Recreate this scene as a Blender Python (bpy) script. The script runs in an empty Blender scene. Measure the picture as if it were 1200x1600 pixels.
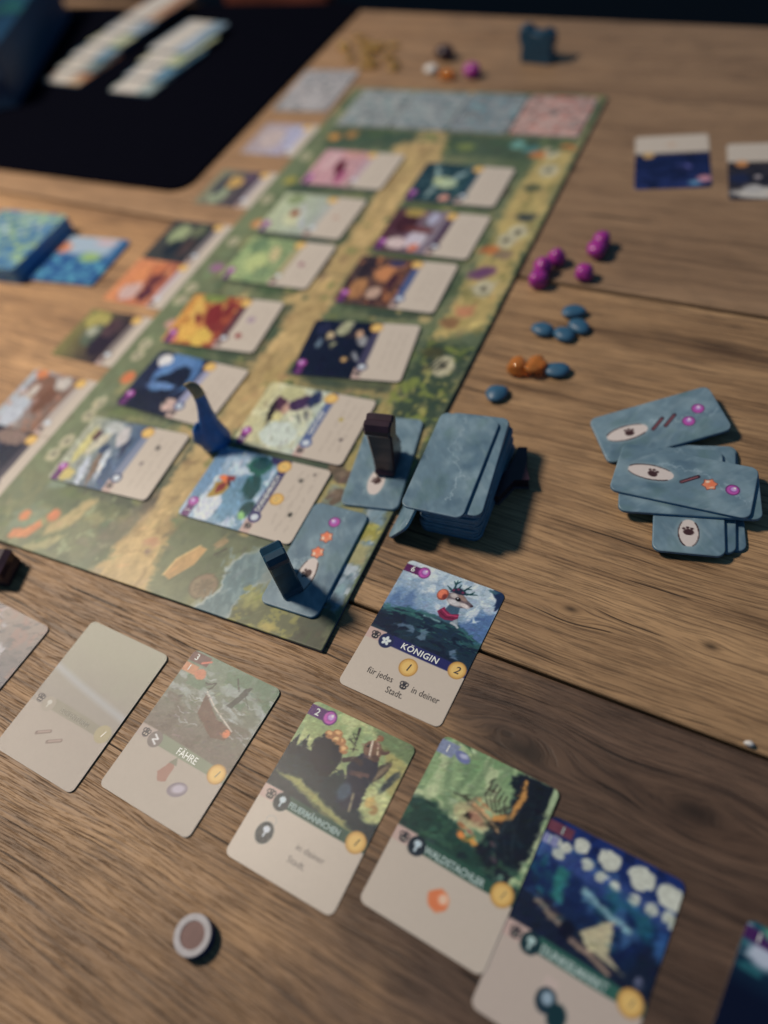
import bpy, bmesh, math, random
import numpy as np
from mathutils import Matrix, Vector, Euler
rng = random.Random(7)
MM = 0.001
sc = bpy.context.scene
COL = sc.collection

# ------------------------------------------------------------------ camera, world, lamps, exposure
cam_d = bpy.data.cameras.new('camera'); cam = bpy.data.objects.new('camera', cam_d); COL.objects.link(cam)
Rr = Vector((0.902263, 0.400038, -0.160909)); Uu = Vector((-0.232849, 0.766125, 0.599028)); Ff = Vector((-0.36291, 0.503013, -0.784394))
M = Matrix(((Rr.x, Uu.x, -Ff.x, 0.16969), (Rr.y, Uu.y, -Ff.y, -0.14165), (Rr.z, Uu.z, -Ff.z, 0.382215), (0, 0, 0, 1)))
cam.matrix_world = M
cam_d.sensor_fit = 'VERTICAL'; cam_d.sensor_height = 36; cam_d.sensor_width = 27; cam_d.lens = 26.5956
cam_d.clip_start = 0.01; cam_d.clip_end = 50
cam_d.dof.use_dof = True; cam_d.dof.focus_distance = 0.424; cam_d.dof.aperture_fstop = 2.1
sc.camera = cam

world = bpy.data.worlds.new('World'); sc.world = world; world.use_nodes = True
bg = world.node_tree.nodes['Background']
bg.inputs[0].default_value = (0.22, 0.55, 1.0, 1); bg.inputs[1].default_value = 0.135

def area(name, loc, target, size, power, colour, spread=180):
    l = bpy.data.lights.new(name, 'AREA'); l.shape = 'DISK'; l.size = size; l.energy = power; l.color = colour
    l.spread = math.radians(spread)
    o = bpy.data.objects.new(name, l); COL.objects.link(o)
    o.location = loc
    o.rotation_euler = (Vector(target) - Vector(loc)).to_track_quat('-Z', 'Y').to_euler()
    return o
area('hanging_lamp', (-1.16, 0.16, 1.42), (-0.05, 0.1, 0), 0.30, 31, (1.0, 0.85, 0.69))
sc.view_settings.view_transform = 'Standard'; sc.view_settings.look = 'None'; sc.view_settings.exposure = 0

# ------------------------------------------------------------------ colour, noise, paint helpers
KL = 0.66                                   # print colours are written as they look under the lamp
def lin(c):
    c = np.asarray(c, float) / 255.0
    return np.where(c <= 0.04045, c / 12.92, ((c + 0.055) / 1.055) ** 2.4)
def alb(c, k=None):
    v = lin(c) / ((k or KL) * np.array([1.06, 1.0, .90]))
    g = v @ np.array([.3, .6, .1]); v = v * .90 + np.expand_dims(g, -1) * .10
    return np.clip(v, 0.002, 0.86)
def _h(i, j, s):
    n = (i.astype(np.int64) * 374761393 + j.astype(np.int64) * 668265263 + s * 1442695041) & 0xffffffff
    n = ((n ^ (n >> 13)) * 1274126177) & 0xffffffff
    return ((n ^ (n >> 16)) & 0xffff) / 65535.0
def vn(x, y, s=0):
    i = np.floor(x); j = np.floor(y); fx = x - i; fy = y - j
    fx = fx * fx * (3 - 2 * fx); fy = fy * fy * (3 - 2 * fy)
    a = _h(i, j, s); b = _h(i + 1, j, s); c = _h(i, j + 1, s); d = _h(i + 1, j + 1, s)
    return (a + (b - a) * fx) * (1 - fy) + (c + (d - c) * fx) * fy
def fbm(x, y, s=0, o=3):
    t = 0; a = 1; w = 0
    for k in range(o):
        t = t + a * vn(x, y, s + 17 * k); w += a; a *= 0.5; x = x * 2.03 + 5.1; y = y * 2.03 + 1.7
    return t / w
class Paint:
    """colours a cloud of points (x, y in mm) with soft-edged flat print shapes"""
    def __init__(s, x, y, seed=0):
        s.x = x.astype(float); s.y = y.astype(float); s.c = np.zeros((len(x), 3)); s.seed = seed; s.q = 0
        s.ax = (fbm(x / 3.1, y / 3.1, seed + 5) - .5) * 2; s.ay = (fbm(x / 3.1 + 40, y / 3.1, seed + 9) - .5) * 2
    def fill(s, c): s.c[:] = c
    def mix(s, m, c, idx=None):
        c = np.asarray(c, float)
        if idx is None: s.c += (c - s.c) * m[:, None]
        else: s.c[idx] += (c - s.c[idx]) * m[:, None]
    def box(s, x0, x1, y0, y1, pad):
        return np.nonzero((s.x > x0 - pad) & (s.x < x1 + pad) & (s.y > y0 - pad) & (s.y < y1 + pad))[0]
    def grad(s, c0, c1, y0, y1, clip=None):
        t = np.clip((s.y - y0) / (y1 - y0), 0, 1)
        m = np.ones_like(t) if clip is None else (s.y > clip).astype(float)
        col = np.asarray(c0, float) + (np.asarray(c1, float) - np.asarray(c0, float)) * t[:, None]
        s.c += (col - s.c) * m[:, None]
    def rect(s, x0, x1, y0, y1, c, soft=.4, a=1, warp=0):
        s.poly([(x0, y0), (x1, y0), (x1, y1), (x0, y1)], c, soft, a, warp)
    def ell(s, cx, cy, rx, ry, c, ang=0, soft=.5, a=1, warp=0):
        i = s.box(cx - max(rx, ry), cx + max(rx, ry), cy - max(rx, ry), cy + max(rx, ry), soft + warp)
        if not len(i): return
        X = s.x[i] + s.ax[i] * warp - cx; Y = s.y[i] + s.ay[i] * warp - cy
        ca, sa = math.cos(math.radians(ang)), math.sin(math.radians(ang))
        u = (ca * X + sa * Y) / rx; v = (-sa * X + ca * Y) / ry
        d = (np.sqrt(u * u + v * v) - 1) * min(rx, ry)
        s.mix(np.clip(.5 - d / soft, 0, 1) * a, c, i)
    def ring(s, cx, cy, rx, ry, w, c, ang=0, soft=.4, a=1):
        i = s.box(cx - rx - w, cx + rx + w, cy - max(rx, ry) - w, cy + max(rx, ry) + w, soft)
        if not len(i): return
        X = s.x[i] - cx; Y = s.y[i] - cy
        ca, sa = math.cos(math.radians(ang)), math.sin(math.radians(ang))
        u = (ca * X + sa * Y) / rx; v = (-sa * X + ca * Y) / ry
        d = abs(np.sqrt(u * u + v * v) - 1) * min(rx, ry) - w / 2
        s.mix(np.clip(.5 - d / soft, 0, 1) * a, c, i)
    def poly(s, pts, c, soft=.4, a=1, warp=0):
        P = np.asarray(pts, float)
        i = s.box(P[:, 0].min(), P[:, 0].max(), P[:, 1].min(), P[:, 1].max(), soft + warp)
        if not len(i): return
        X = s.x[i] + s.ax[i] * warp; Y = s.y[i] + s.ay[i] * warp
        d2 = np.full(len(i), 1e9); ins = np.zeros(len(i), bool)
        for k in range(len(P)):
            x0, y0 = P[k]; x1, y1 = P[(k + 1) % len(P)]
            ex, ey = x1 - x0, y1 - y0; L = ex * ex + ey * ey + 1e-9
            t = np.clip(((X - x0) * ex + (Y - y0) * ey) / L, 0, 1)
            d2 = np.minimum(d2, (X - x0 - t * ex) ** 2 + (Y - y0 - t * ey) ** 2)
            if y0 != y1:
                ins ^= ((y0 > Y) != (y1 > Y)) & (X < ex * (Y - y0) / (y1 - y0) + x0)
        d = np.sqrt(d2) * np.where(ins, -1, 1)
        s.mix(np.clip(.5 - d / soft, 0, 1) * a, c, i)
    def line(s, pts, w, c, soft=.4, a=1, warp=0, w1=None):
        P = np.asarray(pts, float); w1 = w if w1 is None else w1
        i = s.box(P[:, 0].min(), P[:, 0].max(), P[:, 1].min(), P[:, 1].max(), soft + warp + max(w, w1))
        if not len(i): return
        X = s.x[i] + s.ax[i] * warp; Y = s.y[i] + s.ay[i] * warp
        d = np.full(len(i), 1e9); n = len(P) - 1
        for k in range(n):
            x0, y0 = P[k]; x1, y1 = P[k + 1]
            ex, ey = x1 - x0, y1 - y0; L = ex * ex + ey * ey + 1e-9
            t = np.clip(((X - x0) * ex + (Y - y0) * ey) / L, 0, 1)
            ww = w + (w1 - w) * (k + t) / n
            d = np.minimum(d, np.sqrt((X - x0 - t * ex) ** 2 + (Y - y0 - t * ey) ** 2) - ww / 2)
        s.mix(np.clip(.5 - d / soft, 0, 1) * a, c, i)
    def blot(s, c, sx, sy, thr, a=1, soft=.12, y0=-1e9, y1=1e9, ang=0, x0=-1e9, x1=1e9):
        s.q += 1
        ca, sa = math.cos(math.radians(ang)), math.sin(math.radians(ang))
        X = (ca * s.x + sa * s.y); Y = (-sa * s.x + ca * s.y)
        n = fbm(X / sx, Y / sy, s.seed + 31 * s.q, 3)
        m = np.clip((n - thr) / soft, 0, 1) * a * ((s.y > y0) & (s.y < y1) & (s.x > x0) & (s.x < x1))
        s.mix(m, c)
    def mottle(s, amp, sx, sy, ang=0, y0=-1e9):
        s.q += 1
        ca, sa = math.cos(math.radians(ang)), math.sin(math.radians(ang))
        n = fbm((ca * s.x + sa * s.y) / sx, (-sa * s.x + ca * s.y) / sy, s.seed + 77 * s.q, 3)
        s.c *= 1 + amp * 2 * (n[:, None] - .5) * (s.y > y0)[:, None]
    def strokes(s, n, x0, x1, y0, y1, l, w, jit=.12, ang=None, seed=0, a=.75):
        r = random.Random(seed + s.seed)
        for _ in range(n):
            px, py = r.uniform(x0, x1), r.uniform(y0, y1)
            i = int(np.argmin((s.x - px) ** 2 + (s.y - py) ** 2)); c = s.c[i] * (1 + r.uniform(-jit, jit)) + np.array([r.uniform(-6, 6) for _ in range(3)])
            aa = r.uniform(0, 180) if ang is None else ang + r.gauss(0, 22)
            ll = r.uniform(.5, 1) * l
            s.ell(px + r.uniform(-.6, .6), py + r.uniform(-.4, .4), ll, w * r.uniform(.5, 1), np.clip(c, 4, 250), ang=aa, soft=.5, a=a, warp=.3)
    def out(s, k=None):
        return alb(np.clip(s.c, 2, 250), k)

# ------------------------------------------------------------------ materials
def nm(name):
    m = bpy.data.materials.new(name); m.use_nodes = True
    return m, m.node_tree.nodes, m.node_tree.links, m.node_tree.nodes['Principled BSDF']
def print_mat(name, rough=.33, spec=.5, linen=.12, linscale=.42, coat=0.0):
    m, N, L, b = nm(name)
    at = N.new('ShaderNodeAttribute'); at.attribute_name = 'print'
    tc = N.new('ShaderNodeTexCoord')
    n1 = N.new('ShaderNodeTexNoise'); n1.inputs['Scale'].default_value = 420; n1.inputs['Detail'].default_value = 4
    L.new(tc.outputs['Object'], n1.inputs['Vector'])
    mr = N.new('ShaderNodeMapRange'); mr.inputs[1].default_value = .25; mr.inputs[2].default_value = .75
    mr.inputs[3].default_value = .985; mr.inputs[4].default_value = 1.015
    L.new(n1.outputs['Fac'], mr.inputs[0])
    mx = N.new('ShaderNodeVectorMath'); mx.operation = 'SCALE'
    L.new(at.outputs['Color'], mx.inputs[0]); L.new(mr.outputs[0], mx.inputs['Scale'])
    L.new(mx.outputs[0], b.inputs['Base Color'])
    b.inputs['Roughness'].default_value = rough; b.inputs['Specular IOR Level'].default_value = spec
    b.inputs['Coat Weight'].default_value = coat; b.inputs['Coat Roughness'].default_value = .2
    # linen embossing: crossed fine ridges
    sep = N.new('ShaderNodeSeparateXYZ'); L.new(tc.outputs['Object'], sep.inputs[0])
    outs = []
    for ax in (0, 1):
        a = N.new('ShaderNodeMath'); a.operation = 'MULTIPLY'; a.inputs[1].default_value = 2 * math.pi / (linscale * MM)
        L.new(sep.outputs[ax], a.inputs[0])
        w = N.new('ShaderNodeMath'); w.operation = 'SINE'; L.new(a.outputs[0], w.inputs[0]); outs.append(w)
    ad = N.new('ShaderNodeMath'); ad.operation = 'MULTIPLY'; L.new(outs[0].outputs[0], ad.inputs[0]); L.new(outs[1].outputs[0], ad.inputs[1])
    n2 = N.new('ShaderNodeTexNoise'); n2.inputs['Scale'].default_value = 900; L.new(tc.outputs['Object'], n2.inputs['Vector'])
    a3 = N.new('ShaderNodeMath'); a3.operation = 'MULTIPLY_ADD'; a3.inputs[1].default_value = 2.0
    L.new(n2.outputs['Fac'], a3.inputs[0]); L.new(ad.outputs[0], a3.inputs[2])
    bp = N.new('ShaderNodeBump'); bp.inputs['Strength'].default_value = linen; bp.inputs['Distance'].default_value = 0.00006
    L.new(a3.outputs[0], bp.inputs['Height']); L.new(bp.outputs[0], b.inputs['Normal'])
    return m
def plain(name, c, rough=.5, spec=.5, noise=.1, scale=300, bump=0, metal=0, k=None, **kw):
    m, N, L, b = nm(name)
    base = alb(c, k)
    tc = N.new('ShaderNodeTexCoord'); n1 = N.new('ShaderNodeTexNoise'); n1.inputs['Scale'].default_value = scale; n1.inputs['Detail'].default_value = 5
    L.new(tc.outputs['Object'], n1.inputs['Vector'])
    rp = N.new('ShaderNodeValToRGB')
    rp.color_ramp.elements[0].position = .3; rp.color_ramp.elements[1].position = .7
    rp.color_ramp.elements[0].color = (*(base * (1 - noise)), 1); rp.color_ramp.elements[1].color = (*np.clip(base * (1 + noise), 0, 1), 1)
    L.new(n1.outputs['Fac'], rp.inputs[0]); L.new(rp.outputs[0], b.inputs['Base Color'])
    b.inputs['Roughness'].default_value = rough; b.inputs['Specular IOR Level'].default_value = spec; b.inputs['Metallic'].default_value = metal
    for kk, v in kw.items(): b.inputs[kk.replace('_', ' ')].default_value = v
    if bump:
        bp = N.new('ShaderNodeBump'); bp.inputs['Strength'].default_value = bump; bp.inputs['Distance'].default_value = .0003
        L.new(n1.outputs['Fac'], bp.inputs['Height']); L.new(bp.outputs[0], b.inputs['Normal'])
    return m
MAT = {}
MAT['card'] = print_mat('printed_card_face', rough=.27, spec=.36, linen=.26)
MAT['board'] = print_mat('printed_board_face', rough=.40, spec=.45, linen=.15, linscale=.6)
MAT['tile'] = print_mat('printed_tile_face', rough=.36, spec=.5, linen=.25, linscale=.6)
MAT['card_edge'] = plain('card_paper_edge', (150, 146, 140), .7)
MAT['board_edge'] = plain('board_edge_paper', (38, 62, 84), .5, scale=200)
MAT['tile_edge'] = plain('tile_edge_board', (46, 96, 122), .5, scale=260, noise=.25)
MAT['ink_white'] = plain('white_ink', (196, 200, 200), .4)
MAT['ink_pale'] = plain('pale_green_ink', (150, 170, 162), .4)
MAT['ink_dark'] = plain('dark_ink', (62, 56, 52), .4)
MAT['ink_grey'] = plain('grey_ink', (128, 120, 112), .4)
MAT['ink_glare'] = plain('glare_paled_ink', (150, 150, 140), .35)  # lettering paled to carry the glare painted on the very pale card
MAT['ink_ghost'] = plain('ghost_ink', (150, 146, 132), .6, spec=.3)  # low-contrast title ink, glare washout put into its colour
MAT['teal_wood'] = plain('teal_painted_wood', (12, 52, 70), .38, scale=120, noise=.2, bump=.15)
MAT['brown_wood'] = plain('dark_brown_painted_wood', (42, 26, 34), .3, scale=120, noise=.25, bump=.15)
MAT['blue_wood'] = plain('blue_painted_wood', (22, 86, 146), .33, scale=120, noise=.25, bump=.15)
MAT['blue_highlight'] = plain('pale_blue_highlight', (92, 128, 150), .4)  # colour of the highlight painted along the blue figure's neck
MAT['gold_paint'] = plain('gold_paint', (120, 108, 80), .4)
MAT['berry'] = plain('purple_plastic', (138, 30, 118), .3, scale=180, noise=.2, bump=.2, Subsurface_Weight=.25, Subsurface_Scale=.004)
MAT['pebble'] = plain('slate_blue_plastic', (40, 82, 106), .42, scale=180, noise=.18, bump=.15)
MAT['amber'] = plain('amber_resin', (238, 104, 14), .04, k=.5, scale=60, noise=.3, Transmission_Weight=.52, IOR=1.45)
MAT['pale_amber'] = plain('pale_yellow_resin', (196, 158, 78), .15, k=.7, scale=60, noise=.2, Transmission_Weight=.6, IOR=1.45)
MAT['white_bit'] = plain('white_plastic', (190, 185, 175), .4)
MAT['mat'] = plain('black_neoprene', (3, 5, 12), 1.0, spec=.03, scale=500, noise=.3, bump=.2)
MAT['floor'] = plain('dark_floor', (9, 9, 12), .7, spec=.2, scale=3)
MAT['ring'] = plain('grey_token_rim', (150, 145, 143), .45)
MAT['token'] = plain('token_brown_centre', (98, 66, 60), .5, noise=.12)
MAT['token_side'] = plain('token_navy_side', (20, 36, 78), .45)
MAT['chair'] = plain('orange_stained_wood', (88, 42, 28), .5, scale=20, noise=.3)

# ------------------------------------------------------------------ object helpers
def link(name, me, mats, parent=None, loc=None, rot=None):
    o = bpy.data.objects.new(name, me); COL.objects.link(o)
    for m in (mats if isinstance(mats, (list, tuple)) else [mats]):
        if me is not None and len(me.materials) < len(mats if isinstance(mats, (list, tuple)) else [mats]): me.materials.append(m)
    if parent: o.parent = parent
    if loc: o.location = [v * MM for v in loc]
    if rot: o.rotation_euler = [math.radians(v) for v in rot]
    return o
def tag(o, label=None, cat=None, group=None, kind=None):
    if label: o['label'] = label
    if cat: o['category'] = cat
    if group: o['group'] = group
    if kind: o['kind'] = kind
    return o
def bm_obj(name, bm, mats, parent=None, loc=None, rot=None, smooth=False, scale=MM):
    for v in bm.verts: v.co *= scale
    bmesh.ops.recalc_face_normals(bm, faces=bm.faces)
    me = bpy.data.meshes.new(name); bm.to_mesh(me); bm.free()
    if smooth:
        for p in me.polygons: p.use_smooth = True
    return link(name, me, mats, parent, loc, rot)
def spaced(L, step, edges=(0, .3, .8)):
    e = [v for v in edges]
    inner = np.linspace(e[-1] + step * .6, L - e[-1] - step * .6, max(3, int((L - 2 * e[-1]) / step)))
    return np.concatenate([e, inner, [L - v for v in e[::-1]]])
def slab(name, w, h, t, r, step, painter, mats, bevel=0.0, zf=None, xs=None, ys=None, k=None, parent=None, loc=None, rot=None, seed=0):
    """rounded slab w x h x t (mm), printed top grid, bevelled rim, paper edge, closed bottom"""
    ys = (spaced(h, step) if ys is None else ys) - h / 2
    us = (spaced(w, step) if xs is None else xs) / w * 2 - 1
    dy = np.maximum(0, np.abs(ys) - (h / 2 - r))
    hw = w / 2 - r + np.sqrt(np.maximum(r * r - dy * dy, 0))
    X = us[None, :] * hw[:, None]; Y = np.repeat(ys[:, None], len(us), 1)
    ny, nx = X.shape
    x = X.ravel(); y = Y.ravel()
    cx = np.maximum(np.abs(x) - (w / 2 - r), 0); cy = np.maximum(np.abs(y) - (h / 2 - r), 0)
    din = np.where((cx > 0) & (cy > 0), r - np.sqrt(cx * cx + cy * cy), np.minimum(w / 2 - np.abs(x), h / 2 - np.abs(y)))
    z = np.full(len(x), float(t))
    if bevel: z -= bevel * np.clip(1 - din / bevel, 0, 1) ** 2
    zb = np.zeros(len(x))
    if zf is not None: dz = zf(x, y); z += dz; zb += dz
    P = Paint(x, y, seed); painter(P); cols = P.out(k)
    n = len(x); idx = np.arange(n).reshape(ny, nx)
    per = np.concatenate([idx[0, :], idx[1:, -1], idx[-1, -2::-1], idx[-2:0:-1, 0]])
    m = len(per)
    co = np.zeros((n + 2 * m, 3))
    co[:n] = np.stack([x, y, z], 1)
    co[n:n + m] = np.stack([x[per], y[per], z[per]], 1)          # doubled rim so the edge material stays crisp
    co[n + m:] = np.stack([x[per], y[per], zb[per]], 1)
    quads = np.stack([idx[:-1, :-1], idx[:-1, 1:], idx[1:, 1:], idx[1:, :-1]], -1).reshape(-1, 4)
    a = np.arange(m); b2 = (a + 1) % m
    side = np.stack([n + a, n + m + a, n + m + b2, n + b2], 1)
    nq = len(quads) + len(side)
    loops = np.concatenate([quads.ravel(), side.ravel(), (n + m + a)[::-1]])
    me = bpy.data.meshes.new(name)
    me.vertices.add(len(co)); me.vertices.foreach_set('co', (co * MM).ravel())
    me.loops.add(len(loops)); me.loops.foreach_set('vertex_index', loops.astype(np.int32))
    me.polygons.add(nq + 1)
    st = np.concatenate([np.arange(nq) * 4, [nq * 4]]).astype(np.int32)
    me.polygons.foreach_set('loop_start', st)
    mi = np.zeros(nq + 1, np.int32); mi[len(quads):] = 1
    me.polygons.foreach_set('material_index', mi)
    sm = np.zeros(nq + 1, bool); sm[:len(quads)] = True
    me.polygons.foreach_set('use_smooth', sm)
    me.update(calc_edges=True); me.validate()
    ca = me.color_attributes.new(name='print', type='FLOAT_COLOR', domain='POINT')
    C4 = np.ones((len(co), 4), np.float32); C4[:n, :3] = cols; C4[n:, :3] = .1
    ca.data.foreach_set('color', C4.ravel())
    return link(name, me, mats, parent, loc, rot)
def lettering(parent, body, x, y, size, mat, ang=0, z=.4, bold=0, align='CENTER', zf=None, sx=1, spacing=1, shear=0, name='lettering'):
    cu = bpy.data.curves.new('t', 'FONT'); cu.body = body; cu.size = size; cu.align_x = align; cu.align_y = 'CENTER'
    cu.offset = bold; cu.resolution_u = 3; cu.space_character = spacing; cu.shear = shear
    o = bpy.data.objects.new('t', cu); COL.objects.link(o)
    dg = bpy.context.evaluated_depsgraph_get(); dg.update()
    me = bpy.data.meshes.new_from_object(o.evaluated_get(dg))
    bpy.data.objects.remove(o); bpy.data.curves.remove(cu)
    ca, sa = math.cos(math.radians(ang)), math.sin(math.radians(ang))
    for v in me.vertices:
        vx, vy = v.co.x * sx, v.co.y
        X = x + ca * vx - sa * vy; Y = y + sa * vx + ca * vy
        v.co = Vector((X, Y, z + (float(zf(np.array([X]), np.array([Y]))[0]) if zf else 0))) * MM
    me.name = name; me.materials.clear(); me.materials.append(MAT[mat])
    o = bpy.data.objects.new(name, me); COL.objects.link(o); o.parent = parent
    return o

# ------------------------------------------------------------------ ground: floor, table planks
bm = bmesh.new(); bmesh.ops.create_grid(bm, x_segments=2, y_segments=2, size=6000)
fl = bm_obj('floor', bm, MAT['floor'], loc=(0, 1500, -745)); tag(fl, kind='structure')

def wood_mat(name, off, light, mid, dark, contrast=1.0, pore=.75, bandw=1.0, knots=(), sheen=.5, stain=None):
    m, N, L, b = nm(name)
    def math_(op, a, b_=None, c=None):
        n = N.new('ShaderNodeMath'); n.operation = op
        for i, v in enumerate((a, b_, c)):
            if v is None: continue
            if isinstance(v, (int, float)): n.inputs[i].default_value = v
            else: L.new(v, n.inputs[i])
        return n.outputs[0]
    def vmath(op, a, b_=None):
        n = N.new('ShaderNodeVectorMath'); n.operation = op
        for i, v in enumerate((a, b_)):
            if v is None: continue
            if isinstance(v, tuple): n.inputs[i].default_value = v
            else: L.new(v, n.inputs[i])
        return n.outputs[0] if op not in ('LENGTH', 'DISTANCE') else n.outputs['Value']
    def noise(vec, sx, sy, sz=1, detail=4, rough=.55, dist=0, o=(0, 0, 0)):
        v = vmath('MULTIPLY', vec, (sx, sy, sz)); v = vmath('ADD', v, o)
        n = N.new('ShaderNodeTexNoise'); n.inputs['Scale'].default_value = 1; n.inputs['Detail'].default_value = detail
        n.inputs['Roughness'].default_value = rough; n.inputs['Distortion'].default_value = dist
        L.new(v, n.inputs['Vector']); return n.outputs['Fac']
    def ramp(f, stops):
        r = N.new('ShaderNodeValToRGB'); cr = r.color_ramp
        while len(cr.elements) < len(stops): cr.elements.new(.5)
        for e, (p, c) in zip(cr.elements, stops):
            e.position = p; e.color = (*c, 1) if len(c) == 3 else (c[0],) * 3 + (1,)
        L.new(f, r.inputs[0]); return r.outputs[0]
    def mixc(f, a, b_, mode='MIX'):
        n = N.new('ShaderNodeMix'); n.data_type = 'RGBA'; n.blend_type = mode
        if isinstance(f, (int, float)): n.inputs[0].default_value = f
        else: L.new(f, n.inputs[0])
        for i, v in ((6, a), (7, b_)):
            if isinstance(v, tuple): n.inputs[i].default_value = (*v, 1)
            else: L.new(v, n.inputs[i])
        return n.outputs[2]
    tc = N.new('ShaderNodeTexCoord')
    mp = N.new('ShaderNodeMapping'); mp.inputs['Rotation'].default_value = (0, 0, math.radians(3.4)); mp.inputs['Scale'].default_value = (1000, 1000, 1000)
    L.new(tc.outputs['Object'], mp.inputs['Vector'])
    p = mp.outputs[0]                                             # millimetres, x along the grain
    # gentle waviness of the grain, plus swelling round knots
    wx = noise(p, .0026, .010, detail=2, o=(off, 3, 0)); w = math_('MULTIPLY', math_('SUBTRACT', wx, .5), 40 * bandw)
    w2 = math_('MULTIPLY', math_('SUBTRACT', noise(p, .012, .035, detail=2, o=(off + 9, 1, 0)), .5), 5)
    sp = N.new('ShaderNodeSeparateXYZ'); L.new(p, sp.inputs[0])
    yy = math_('ADD', math_('ADD', sp.outputs[1], w), w2); kd = None
    ca, sa = math.cos(math.radians(3.4)), math.sin(math.radians(3.4))
    for (kx, ky, kr, amp) in knots:
        rx, ry = ca * kx - sa * ky, sa * kx + ca * ky
        dx = math_('DIVIDE', math_('SUBTRACT', sp.outputs[0], rx), kr * 2.2); dy = math_('DIVIDE', math_('SUBTRACT', sp.outputs[1], ry), kr)
        r2 = math_('ADD', math_('MULTIPLY', dx, dx), math_('MULTIPLY', dy, dy))
        g = math_('EXPONENT', math_('MULTIPLY', r2, -.7))
        yy = math_('ADD', yy, math_('MULTIPLY', math_('MULTIPLY', dy, g), -amp * kr))
        core = math_('EXPONENT', math_('MULTIPLY', r2, -9.0)); kd = core if kd is None else math_('MAXIMUM', kd, core)
    cb = N.new('ShaderNodeCombineXYZ'); L.new(sp.outputs[0], cb.inputs[0]); L.new(yy, cb.inputs[1]); q = cb.outputs[0]
    broad = noise(q, .0035, .028, o=(off, off, 0), detail=3)
    bands = noise(q, .004, .16, o=(off + 2, 0, 0), detail=6, rough=.62)
    fine = noise(q, .016, .62, o=(0, off, 0), detail=5, rough=.68)
    pores = noise(q, .045, 1.35, o=(off, 5, 0), detail=3, rough=.6)
    cracks = noise(q, .007, .34, o=(off + 4, 8, 0), detail=3, rough=.5)
    f = math_('ADD', math_('MULTIPLY', broad, .42), math_('ADD', math_('MULTIPLY', bands, .36), math_('MULTIPLY', fine, .22)))
    cc = .115 / contrast
    base = ramp(f, [(.5 - cc, dark), (.5 - cc * .25, mid), (.5 + cc, light)])
    pm = ramp(pores, [(.36, (1,)), (.47, (0,))])
    fm = ramp(fine, [(.38, (1,)), (.5, (0,))])
    base = mixc(math_('MULTIPLY', fm, pore * .7), base, tuple(v * .45 for v in dark))
    base = mixc(math_('MULTIPLY', pm, pore * .6), base, tuple(v * .4 for v in dark))
    cm = ramp(cracks, [(.315, (1,)), (.335, (0,))])
    base = mixc(math_('MULTIPLY', cm, .85), base, tuple(v * .18 for v in dark))
    dirt = noise(p, .02, .03, detail=5, o=(off + 7, 2, 0))
    base = mixc(math_('MULTIPLY', ramp(dirt, [(.52, (0,)), (.72, (1,))]), .35), base, tuple(v * .7 for v in dark))
    if stain:                                                     # darker heartwood to one side of the plank
        sn = noise(p, .009, .016, detail=4, o=(off + 1, 6, 0))
        sx_ = math_('ADD', math_('DIVIDE', math_('SUBTRACT', sp.outputs[0], stain[0]), stain[1]), math_('MULTIPLY', math_('SUBTRACT', sn, .5), 2.4))
        sm = N.new('ShaderNodeMapRange'); sm.interpolation_type = 'SMOOTHSTEP'; sm.inputs[1].default_value = -.5; sm.inputs[2].default_value = .5; L.new(sx_, sm.inputs[0])
        base = mixc(math_('MULTIPLY', sm.outputs[0], stain[3]), base, stain[2], 'MULTIPLY')
    # dust specks and pale scuffs
    dust = noise(p, 1.3, 1.3, detail=2, o=(off, 0, 0)); base = mixc(math_('MULTIPLY', ramp(dust, [(.755, (0,)), (.78, (1,))]), .35), base, (.5, .42, .33))
    if kd is not None: base = mixc(math_('MULTIPLY', kd, .85), base, tuple(v * .22 for v in dark))
    L.new(base, b.inputs['Base Color'])
    hgt = math_('SUBTRACT', math_('ADD', math_('MULTIPLY', fine, .7), math_('MULTIPLY', bands, .6)), math_('ADD', math_('MULTIPLY', pm, .35), math_('MULTIPLY', cm, 1.0)))
    bp = N.new('ShaderNodeBump'); bp.inputs['Strength'].default_value = .75; bp.inputs['Distance'].default_value = .0005
    L.new(hgt, bp.inputs['Height']); L.new(bp.outputs[0], b.inputs['Normal'])
    rr = N.new('ShaderNodeMapRange'); rr.inputs[3].default_value = .42; rr.inputs[4].default_value = .62; L.new(bands, rr.inputs[0]); L.new(rr.outputs[0], b.inputs['Roughness'])
    b.inputs['Specular IOR Level'].default_value = sheen
    return m
table = link('table', None, []); tag(table, 'brown oak table of wide rustic planks, under the whole game', 'table')
gap1 = lambda x: 354 - .0604 * (x - 7)
gap2 = lambda x: 36 - .0570 * (x - 2)
gap3 = lambda x: -292 - .0570 * x
far = lambda x: 821 - .098 * x
def plank(lo, hi, mat, gl=.9, gh=.9):
    bm = bmesh.new(); X0, X1 = -1300, 760; T = 34; bv = 1.4
    prof = []
    n = 24
    rows = []
    for i in range(n + 1):
        x = X0 + (X1 - X0) * i / n
        a, c = lo(x) + gl, hi(x) - gh
        rows.append([bm.verts.new((x, yv, zv)) for yv, zv in ((a, -T), (a, -bv), (a + bv * .35, -bv * .3), (a + bv * 1.3, 0), (c - bv * 1.3, 0), (c - bv * .35, -bv * .3), (c, -bv), (c, -T))])
    for i in range(n):
        for k in range(8): bm.faces.new([rows[i][k], rows[i + 1][k], rows[i + 1][(k + 1) % 8], rows[i][(k + 1) % 8]])
    bm.faces.new(rows[0]); bm.faces.new(rows[-1][::-1])
    return bm_obj('plank', bm, mat, parent=table)
W_far = wood_mat('oak_far_plank', 3.1, (.40, .262, .155), (.30, .192, .112), (.16, .098, .056), .85, .4, .8, knots=((-1, 514, 13, .9), (290, 470, 12, 1.0)), stain=(-250, -300, (1.32, 1.25, 1.15), .9))
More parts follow.
